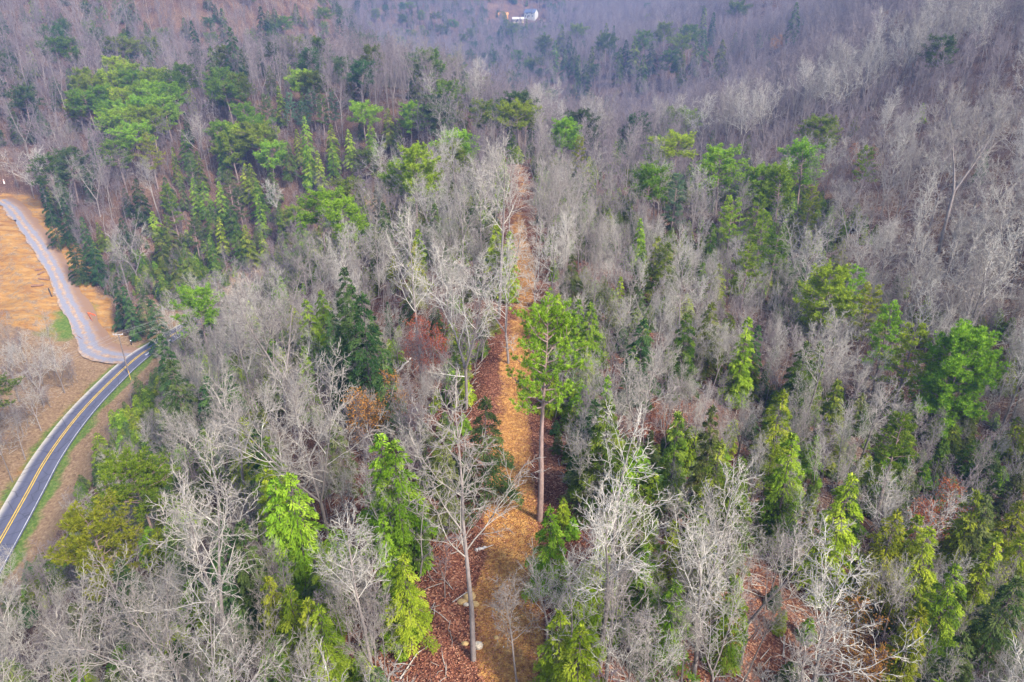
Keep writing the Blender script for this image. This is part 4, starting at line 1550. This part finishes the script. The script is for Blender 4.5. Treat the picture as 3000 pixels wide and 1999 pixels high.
# fallen leaves on and beside the track
def leaf_litter():
    r = np.random.default_rng(5)
    n = 42000
    y = 22 + 100 * r.random(n) ** 1.6
    x = track_x(y) + r.normal(0, 4.2, n)
    keep = r.random(n) < .25 + .75 * sstep(.4, 2.4, np.abs(x - track_x(y)))
    x, y = x[keep], y[keep]
    n = len(x)
    C = np.stack([x, y, TZ(x, y) + .075 + r.random(n) * .05], 1)
    D = np.stack([r.normal(0, 1, n), r.normal(0, 1, n), r.normal(0, .35, n)], 1)
    g = Geo()
    g.cards(C, D, np.cross(D, np.array([0, 0, 1.])) + r.normal(0, .25, (n, 3)), r.uniform(.09, .19, n), r.uniform(.05, .10, n), 0, r.random(n), bend=.22)
    tag(link('leaf_litter', g.mesh('leaf_litter', [M_LITTER], smooth=False)), 'curled brown leaves lying over the dirt track', 'leaves', kind='stuff')


leaf_litter()



def sticks_and_grass():
    r = np.random.default_rng(9)
    n = 15000
    y = np.sqrt(r.random(n) * (150 ** 2 - 20 ** 2) + 20 ** 2)
    x = (r.random(n) * 2 - 1) * (.8 * y + 10)
    k = clear_mask(x, y)
    x, y = x[k], y[k]
    n = len(x)
    L_ = r.gamma(2.0, .55, n) + .4
    a = r.uniform(0, 6.28, n)
    p0 = np.stack([x, y, TZ(x, y) + .05], 1)
    dx = np.stack([np.cos(a), np.sin(a)], 1) * L_[:, None]
    p2 = np.concatenate([p0[:, :2] + dx, (TZ(x + dx[:, 0], y + dx[:, 1]) + r.uniform(.05, .5, n) * np.minimum(1, L_))[:, None]], 1)
    p1 = (p0 + p2) / 2 + r.normal(0, .07, (n, 3)) * L_[:, None] + np.array([0, 0, .08])
    g = Geo()
    g.tubes([((p0[i], p1[i], p2[i]), [.012 + .014 * L_[i], .010 + .009 * L_[i], 0]) for i in range(n)], 3, 0, tip=True)
    tag(link('fallen_sticks', g.mesh('fallen_sticks', [TWIG])), 'grey fallen sticks and brush on the leaf litter', 'brush', kind='stuff')
    # dry grass and cut brush on the road verges and in the clearing to the left
    n = 60000
    x, y = r.uniform(-185, -66, n), r.uniform(60, 240, n)
    d1, _, s1 = line_dist(x, y, ROAD_L)
    d2, _, s2 = line_dist(x, y, GRAVEL_L)
    k = (d1 > 3.5) & (d2 > 8.5) & np.where(s1 > 0, d1 < 20, d1 < 60) & ((y < 182) | ((s2 < 0) & (d2 > 22)))
    k &= vnoise(x, y, 5, 51) + r.normal(0, .12, n) > .40
    x, y = x[k], y[k]
    n = len(x)
    C = np.repeat(np.stack([x, y, TZ(x, y) - .03], 1), 3, 0) + np.concatenate([r.normal(0, .15, (n * 3, 2)), np.zeros((n * 3, 1))], 1)
    D = np.stack([r.normal(0, .55, n * 3), r.normal(0, .55, n * 3), np.ones(n * 3)], 1)
    g = Geo()
    g.blades(C, D, r.normal(0, 1, (n * 3, 3)), r.uniform(.25, .8, n * 3), r.uniform(.03, .08, n * 3), 0, np.repeat(r.random(n), 3))
    dry = mat_leaf('dry_grass', [(0, (.11, .075, .04)), (.45, (.23, .16, .085)), (.8, (.36, .27, .15)), (1, (.20, .20, .06))], .2)
    tag(link('dry_grass', g.mesh('dry_grass', [dry])), 'dry tan grass and cut brush on the road verges', 'grass', kind='stuff')


sticks_and_grass()

# ------------------------------------------------------------------ things
WOOD = mat_plain('weathered_pole_wood', (.15, .115, .10), .85, .2, 4.0, .4)
GREYWOOD = mat_plain('grey_arm_wood', (.42, .42, .43), .8, .15, 4.0, .3)
CERAMIC = mat_plain('insulator_glaze', (.55, .56, .58), .3, .05, 2.0, 0)
YPLASTIC = mat_plain('yellow_guard', (.60, .38, .03), .5, .1, 2.0, 0)
WIREM = mat_plain('weathered_wire', (.32, .31, .31), .5, .1, 2.0, 0)
BLACKM = mat_plain('black_paint', (.02, .02, .022), .5, .1, 4.0, .1)
ORANGEP = mat_plain('orange_plastic_sheet', (.65, .13, .04), .6, .12, 2.0, .2)
STONE = mat_plain('yellow_stone', (.46, .31, .13), .9, .22, 2.2, .8)
PALESTONE = mat_plain('pale_stone', (.52, .44, .33), .9, .2, 2.2, .8)
LOGM = mat_plain('old_log', (.19, .10, .065), .9, .25, 3.0, .6)
PALELOG = mat_plain('split_wood', (.58, .52, .45), .8, .15, 3.0, .4)
DARKLOG = mat_plain('dead_trunk_bark', (.045, .036, .034), .9, .3, 3.0, .6)


def stick(g, a, b, r0, r1, k=8, mat=0, n=2, sag=0.0):
    a, b = np.array(a, float), np.array(b, float)
    t = np.linspace(0, 1, n)
    P = a + (b - a) * t[:, None]
    P[:, 2] -= sag * 4 * t * (1 - t)
    g.tubes([(P, list(r0 + (r1 - r0) * t))], k, mat)
    return g


POLE_H = 11.6
base = hit(378, 1098)
ARM_D = Vector((1, .12, 0)).normalized()


def pole_meshes():
    g = Geo()
    stick(g, (0, 0, -.5), (0, 0, POLE_H), .17, .115, 10)
    stick(g, (0, 0, POLE_H), (0, 0, POLE_H + .03), .115, .005, 10)
    pole = g.mesh('pole_shaft', [WOOD])
    g = Geo()
    g.box((0, -.17, POLE_H - .35), (2.5, .10, .13))
    arm = g.mesh('crossarm', [GREYWOOD], smooth=False)
    g = Geo()
    stick(g, (0, 0, 0), (0, 0, .10), .03, .05, 8)
    stick(g, (0, 0, .10), (0, 0, .20), .075, .045, 8)
    stick(g, (0, 0, .20), (0, 0, .27), .055, .02, 8)
    ins = g.mesh('insulator', [CERAMIC])
    g = Geo()
    stick(g, (0, -.14, POLE_H - 1.1), (.75, -.17, POLE_H - .42), .028, .028, 5)
    brace = g.mesh('brace', [GREYWOOD])
    g = Geo()
    stick(g, (0, 0, POLE_H - 1.0), (1.9, -3.6, .0), .012, .012, 4)
    guy = g.mesh('guy_wire', [WIREM])
    g = Geo()
    stick(g, (1.9 - .42, -3.6 + .8, 2.35), (1.9 - .02, -3.6 + .04, .02), .05, .05, 6)
    guard = g.mesh('guy_guard', [YPLASTIC])
    return pole, arm, ins, brace, guy, guard


PM = pole_meshes()


def utility_pole(loc, label, guy=True):
    o = empty('utility_pole', loc, label, 'utility pole', 'utility poles along the paved road', .1)
    link('pole', PM[0], o)
    link('crossarm', PM[1], o)
    for x_ in (-1.12, -.42, 1.12):
        link('insulator', PM[2], o, (x_, -.17, POLE_H - .285))
    link('brace', PM[3], o)
    b = link('brace', PM[3], o)
    b.scale = (-1, 1, 1)
    if guy:
        link('guy_wire', PM[4], o)
        link('guy_guard', PM[5], o)
    return o


P1 = base
P2 = (-52.0, 216.0, float(TZ(-52.0, 216.0)))
P3 = (-128.0, 96.0, float(TZ(-128.0, 96.0)))
utility_pole(P1, 'wooden utility pole with crossarm on the verge of the paved road')
utility_pole(P2, 'utility pole among the trees past the bend of the paved road', False)
utility_pole(P3, 'utility pole in the brush left of the paved road', False)
for a, b, where_, sg in ((P1, P2, 'past the bend', .9), (P3, P1, 'across the paved road', 1.1)):
    for off, dz, nm in ((-1.12, .0, 'leftmost upper'), (-.42, 0, 'middle upper'), (1.12, 0, 'rightmost upper'), (0.0, -1.5, 'lower')):
        g = Geo()
        c, s_ = math.cos(.1), math.sin(.1)
        o_ = np.array((off * c + .17 * s_ * (dz == 0), off * s_ - .17 * c * (dz == 0), POLE_H + dz))
        stick(g, np.array(a) + o_, np.array(b) + o_, .016, .016, 4, n=25, sag=sg)
        tag(link('power_line', g.mesh('power_line', [WIREM])), '%s power line running from the roadside pole %s' % (nm, where_), 'power line', 'power lines on the utility poles')

# short black post on the grass by the bend
x_, y_, z_ = hit(386, 1012)
o = empty('marker_post', (x_, y_, z_), 'short black post with a cap on the grass at the road bend', 'post')
g = Geo()
stick(g, (0, 0, -.2), (0, 0, 1.25), .13, .12, 8)
link('post', g.mesh('marker_post', [BLACKM]), o)
g = Geo()
stick(g, (0, 0, 1.25), (0, 0, 1.33), .20, .20, 10)
stick(g, (0, 0, 1.33), (0, 0, 1.50), .20, .03, 10)
link('cap', g.mesh('post_cap', [CERAMIC]), o)
# white post at the foot of the trunk by the gravel loop
x_, y_, z_ = hit(15, 545)
o = empty('marker_post', (x_, y_, z_), 'white post with red band above the gravel road loop', 'post')
g = Geo()
stick(g, (0, 0, -.2), (0, 0, 1.4), .22, .20, 8)
stick(g, (0, 0, 1.4), (0, 0, 1.5), .20, .02, 8)
link('post', g.mesh('white_post', [mat_plain('white_plastic', (.75, .75, .75), .5, .05, 2, 0)]), o)
g = Geo()
stick(g, (0, 0, 1.0), (0, 0, 1.25), .225, .225, 8)
link('band', g.mesh('red_band', [ORANGEP]), o)

# orange barrier sheet lying by the gravel road
bx0 = hit(262, 928)
o = empty('silt_barrier', bx0, 'bent orange plastic barrier lying beside the gravel road', 'barrier')
pts = [hit(*q) for q in ((257, 926), (264, 936), (270, 945))]
pts2 = [hit(*q) for q in ((257, 926), (270, 927), (279, 932))]
for nm, pp in (('sheet', pts), ('sheet', pts2)):
    g = Geo()
    A = np.array([(p[0] - bx0[0], p[1] - bx0[1], p[2] - bx0[2]) for p in pp])
    L_ = resample(A, .3)
    V = np.concatenate([np.stack([L_[:, 0] + dx, L_[:, 1] + dx * .5 + .12 * np.sin(np.arange(len(L_))), L_[:, 2] + h_], 1) for dx, h_ in ((0, -.05), (.15, .5), (.1, .95))])
    n_ = len(L_)
    T = []
    for rr in range(2):
        for i in range(n_ - 1):
            a_ = rr * n_ + i
            T += [(a_, a_ + 1, a_ + n_ + 1), (a_, a_ + n_ + 1, a_ + n_)]
    g.add(V, T)
    sh = link(nm, g.mesh('barrier_sheet', [ORANGEP]), o)
    so = sh.modifiers.new('thickness', 'SOLIDIFY')
    so.thickness = .02
g = Geo()
for p in pts + pts2[1:]:
    gg = Geo()
    stick(gg, (0, 0, -.1), (0, 0, 1.1), .03, .03, 5)
    link('stake', gg.mesh('stake', [WOOD]), o, (p[0] - bx0[0], p[1] - bx0[1], p[2] - bx0[2]))


def log(p, q, r0, r1, mat, label, name='log', lift=0.0, kinks=0):
    a, b = hit(*p), hit(*q)
    a = (a[0], a[1], a[2] + r0 * .8)
    b = (b[0], b[1], b[2] + r1 * .8 + lift)
    g = Geo()
    n_ = 8
    t = np.linspace(0, 1, n_)
    P = np.array(a) + (np.array(b) - np.array(a)) * t[:, None]
    rr = np.random.default_rng(int(p[0] * 7 + p[1]))
    P[1:-1] += rr.normal(0, .05, (n_ - 2, 3))
    c = P[0].copy()
    g.tubes([(P - c, list(r0 + (r1 - r0) * t))], 8)
    g.tubes([(np.array([P[0] - c, P[0] - c + (P[0] - P[1]) * .01]), [r0, .01])], 8)
    g.tubes([(np.array([P[-1] - c, P[-1] - c + (P[-1] - P[-2]) * .01]), [r1, .01])], 8)
    o = empty(name, tuple(c), label, name.replace('_', ' '))
    link('stem', g.mesh(name, [mat]), o)
    g = Geo()
    S_ = []
    for i in range(kinks):
        k = rr.integers(1, n_ - 1)
        d = rr.normal(0, 1, 3)
        d[2] = abs(d[2])
        d /= np.linalg.norm(d)
        S_.append((np.array([P[k] - c, P[k] - c + d * .3, P[k] - c + d * rr.uniform(.5, 1.1)]), [.05, .04, .02]))
    if S_:
        g.tubes(S_, 5)
        link('branch_stub', g.mesh('branch_stub', [mat]), o)
    return o


log((111, 808), (130, 799), .28, .22, LOGM, 'dark straight log on the orange slope at the gravel road')
log((103, 795), (123, 792), .35, .28, LOGM, 'short rust-brown log topmost on the orange slope', kinks=1)
log((113, 819), (145, 822), .25, .2, LOGM, 'thin log pointing at the gravel road below the dark straight one', kinks=2)
log((93, 842), (128, 838), .4, .3, LOGM, 'thick brown log lowest on the orange slope', kinks=3)
log((143, 850), (153, 872), .2, .16, DARKLOG, 'black stick lying steeply beside the gravel road')
log((1135, 1124), (1205, 1063), .16, .10, PALELOG, 'pale fallen trunk leaning over red leaf litter left of track', name='fallen_log', lift=.5, kinks=3)
log((1325, 1200), (1390, 1168), .11, .07, PALELOG, 'thin pale fallen pole on red leaves close to dirt track', name='fallen_log', lift=.2)
log((1394, 1626), (1424, 1614), .17, .07, PALELOG, 'short whitish split log on the left verge of the dirt track', kinks=2)
log((1472, 1916), (1475, 1905), .05, .04, PALELOG, 'small grey stick on bare yellow soil of the track')
log((2845, 1962), (3040, 1800), .20, .15, DARKLOG, 'black leaning dead trunk over the brush in the hollow', name='leaning_dead_tree', lift=2.5, kinks=5)
log((225, 985), (258, 1010), .2, .15, LOGM, 'low log edging the grass beside the gravel road')


def boulder(px, py, size, mat, label, seed):
    r_ = np.random.default_rng(seed)
    x, y, z = hit(px, py)
    u, v = np.meshgrid(np.linspace(0, 2 * np.pi, 13)[:-1], np.linspace(.0, np.pi, 8), indexing='ij')
    D = np.stack([np.cos(u) * np.sin(v), np.sin(u) * np.sin(v), np.cos(v)], -1)
    rad = np.ones(u.shape)
    for _ in range(9):
        d = r_.normal(0, 1, 3)
        d /= np.linalg.norm(d)
        rad = np.minimum(rad, r_.uniform(.62, .95) / np.maximum(.05, (D * d).sum(-1)))
    V = D * rad[..., None] * np.array(size) * .5
    nu, nv = u.shape
    i, j = np.meshgrid(np.arange(nu), np.arange(nv - 1), indexing='ij')
    a = (i * nv + j).ravel()
    b = (((i + 1) % nu) * nv + j).ravel()
    g = Geo()
    g.add(V, np.concatenate([np.stack([a, a + 1, b + 1], 1), np.stack([a, b + 1, b], 1)]))
    o = link('boulder', g.mesh('boulder', [mat], smooth=False), loc=(x, y, z + size[2] * .28))
    tag(o, label, 'boulder', 'boulders along the dirt track')


boulder(1401, 1910, (.75, .65, .65), PALESTONE, 'pale blocky boulder on the left verge of the dirt track', 1)
boulder(1378, 1762, (1.1, .9, .8), STONE, 'largest yellow boulder in the heap left of the track', 2)
boulder(1392, 1776, (.7, .55, .5), STONE, 'yellow boulder at the track side of the heap', 3)
boulder(1352, 1768, (.8, .5, .4), STONE, 'low yellow boulder on the far side of the heap from the track', 4)
boulder(1366, 1786, (.5, .4, .35), PALESTONE, 'small pale boulder in front of the yellow heap', 5)
boulder(1362, 1890, (.55, .4, .3), STONE, 'small flat yellow stone uphill of the pale blocky boulder', 6)
boulder(1454, 1872, (.40, .35, .25), STONE, 'little yellow stone lying in the middle of the track', 7)


def house(px, py, w_, d_, h_, rh, wall, roof, label, wins, rz=0.0, door=True, chimney=None, back=0.0):
    x, y, z = hit(px, py)
    y += back
    z = float(TZ(np.array([x]), np.array([y]))[0])
    o = empty('house', (x, y, z), label, 'house', None, rz)
    g = Geo()
    g.box((0, 0, h_ / 2 - 1.5), (w_, d_, h_ + 3))
    for sy in (-1, 1):                                          # gable triangles along x ends
        pass
    for sx in (-1, 1):
        X = sx * w_ / 2
        V = [(X, -d_ / 2, h_), (X, d_ / 2, h_), (X, 0, h_ + rh)]
        X2 = sx * (w_ / 2 - .2)
        V += [(X2, -d_ / 2, h_), (X2, d_ / 2, h_), (X2, 0, h_ + rh)]
        g.add(V, [(0, 1, 2), (3, 5, 4), (0, 2, 5), (0, 5, 3), (1, 4, 5), (1, 5, 2)])
    link('wall', g.mesh('house_wall', [wall], smooth=False), o)
    g = Geo()
    e = .45
    k = rh / (d_ / 2)
    for sy in (-1, 1):
        yb, zb = sy * (d_ / 2 + e), h_ - e * k
        A = [(-w_ / 2 - e, yb, zb + .02), (w_ / 2 + e, yb, zb + .02), (w_ / 2 + e, 0, h_ + rh + .02), (-w_ / 2 - e, 0, h_ + rh + .02)]
        B = [(p[0], p[1], p[2] + .2) for p in A]
        g.add(A + B, [(0, 1, 2), (0, 2, 3), (4, 6, 5), (4, 7, 6), (0, 4, 5), (0, 5, 1), (0, 3, 7), (0, 7, 4), (1, 5, 6), (1, 6, 2), (2, 6, 7), (2, 7, 3)])
    rf = link('roof', g.mesh('house_roof', [roof], smooth=False), o)
    if chimney is not None:
        g = Geo()
        g.box((chimney, .5, h_ + rh + .3), (.9, .9, 2.4))
        link('chimney', g.mesh('chimney', [mat_plain('chimney_brick', (.24, .10, .07), .9, .2, 3)], smooth=False), rf)
    glass = mat_plain('window_glass', (.03, .035, .045), .15, .1, 2, 0, .5)
    frame = mat_plain('window_frame', (.6, .6, .6), .6, .1, 2, 0)
    for wx, wz in wins:
        g = Geo()
        g.box((wx, -d_ / 2 - .03, wz), (1.35, .10, 1.55))
        fr = link('window', g.mesh('window_frame', [frame], smooth=False), o)
        g = Geo()
        g.box((wx, -d_ / 2 - .085, wz), (1.1, .04, 1.3))
        link('pane', g.mesh('window_pane', [glass], smooth=False), fr)
    if door:
        g = Geo()
        g.box((wins[0][0] + 2.2, -d_ / 2 - .04, 1.05), (1.0, .12, 2.1))
        link('door', g.mesh('house_door', [mat_plain('door_paint', (.16, .07, .04), .6)], smooth=False), o)
    return o


WHITEW = mat_plain('white_siding', (.40, .385, .36), .7, .06, 1.0, .1)
SLATE = mat_plain('slate_blue_roof', (.09, .11, .17), .7, .12, 1.5, .3)
ORANGEW = mat_plain('orange_timber', (.60, .27, .07), .7, .12, 1.5, .2)
TANROOF = mat_plain('pale_metal_roof', (.55, .52, .48), .5, .1, 1.0, .1)
CREAM = mat_plain('cream_siding', (.62, .48, .30), .7, .1, 1.0, .1)
o = house(1556, 56, 11, 7, 4.6, 2.8, WHITEW, SLATE, 'white house with slate blue roof on the hazy hill', [(-4, 1.6), (-.4, 1.6), (3.2, 1.6), (-2.5, 3.7), (2.5, 3.7)], -.5)
o.scale = (1.4,) * 3
o = house(1474, 55, 9, 5, 3.0, 1.6, ORANGEW, ORANGEW, 'orange timber cabin on the hazy hill', [(-3, 1.5), (2.6, 1.5)], .1)
o.scale = (1.4,) * 3
o = house(1518, 66, 10, 5, 2.7, 1.5, CREAM, TANROOF, 'low cream house with porch posts on the hazy hill', [(-4, 1.5), (-.6, 1.5), (2.6, 1.5)], .0, chimney=2.5)
o.scale = (1.4,) * 3
for k in range(6):
    g = Geo()
    g.box((-4.4 + k * 1.75, -4.2, .6), (.22, .22, 4.2))
    link('porch_post', g.mesh('porch_post', [WHITEW], smooth=False), o)
g = Geo()
g.box((0, -3.5, 2.62), (10.4, 1.9, .14))
link('porch_roof', g.mesh('porch_roof', [WHITEW], smooth=False), o)


# ------------------------------------------------------------------ haze
def build_haze():
    g = Geo()
    z0, z1 = float(gz.min()) - 4.0, float(gz.max()) + 40.0
    g.box((0, 850, (z0 + z1) / 2), (2900, 2120, z1 - z0))
    m, nt, out = new_mat('haze_air')
    v = N(nt, 'ShaderNodeVolumePrincipled')
    v.inputs['Color'].default_value = (*HAZE_COLOR, 1)
    v.inputs['Density'].default_value = HAZE_DENSITY
    v.inputs['Anisotropy'].default_value = .0
    lk(nt, v.outputs[0], out.inputs['Volume'])
    tag(link('haze', g.mesh('haze', [m], smooth=False)), kind='stuff')


build_haze()
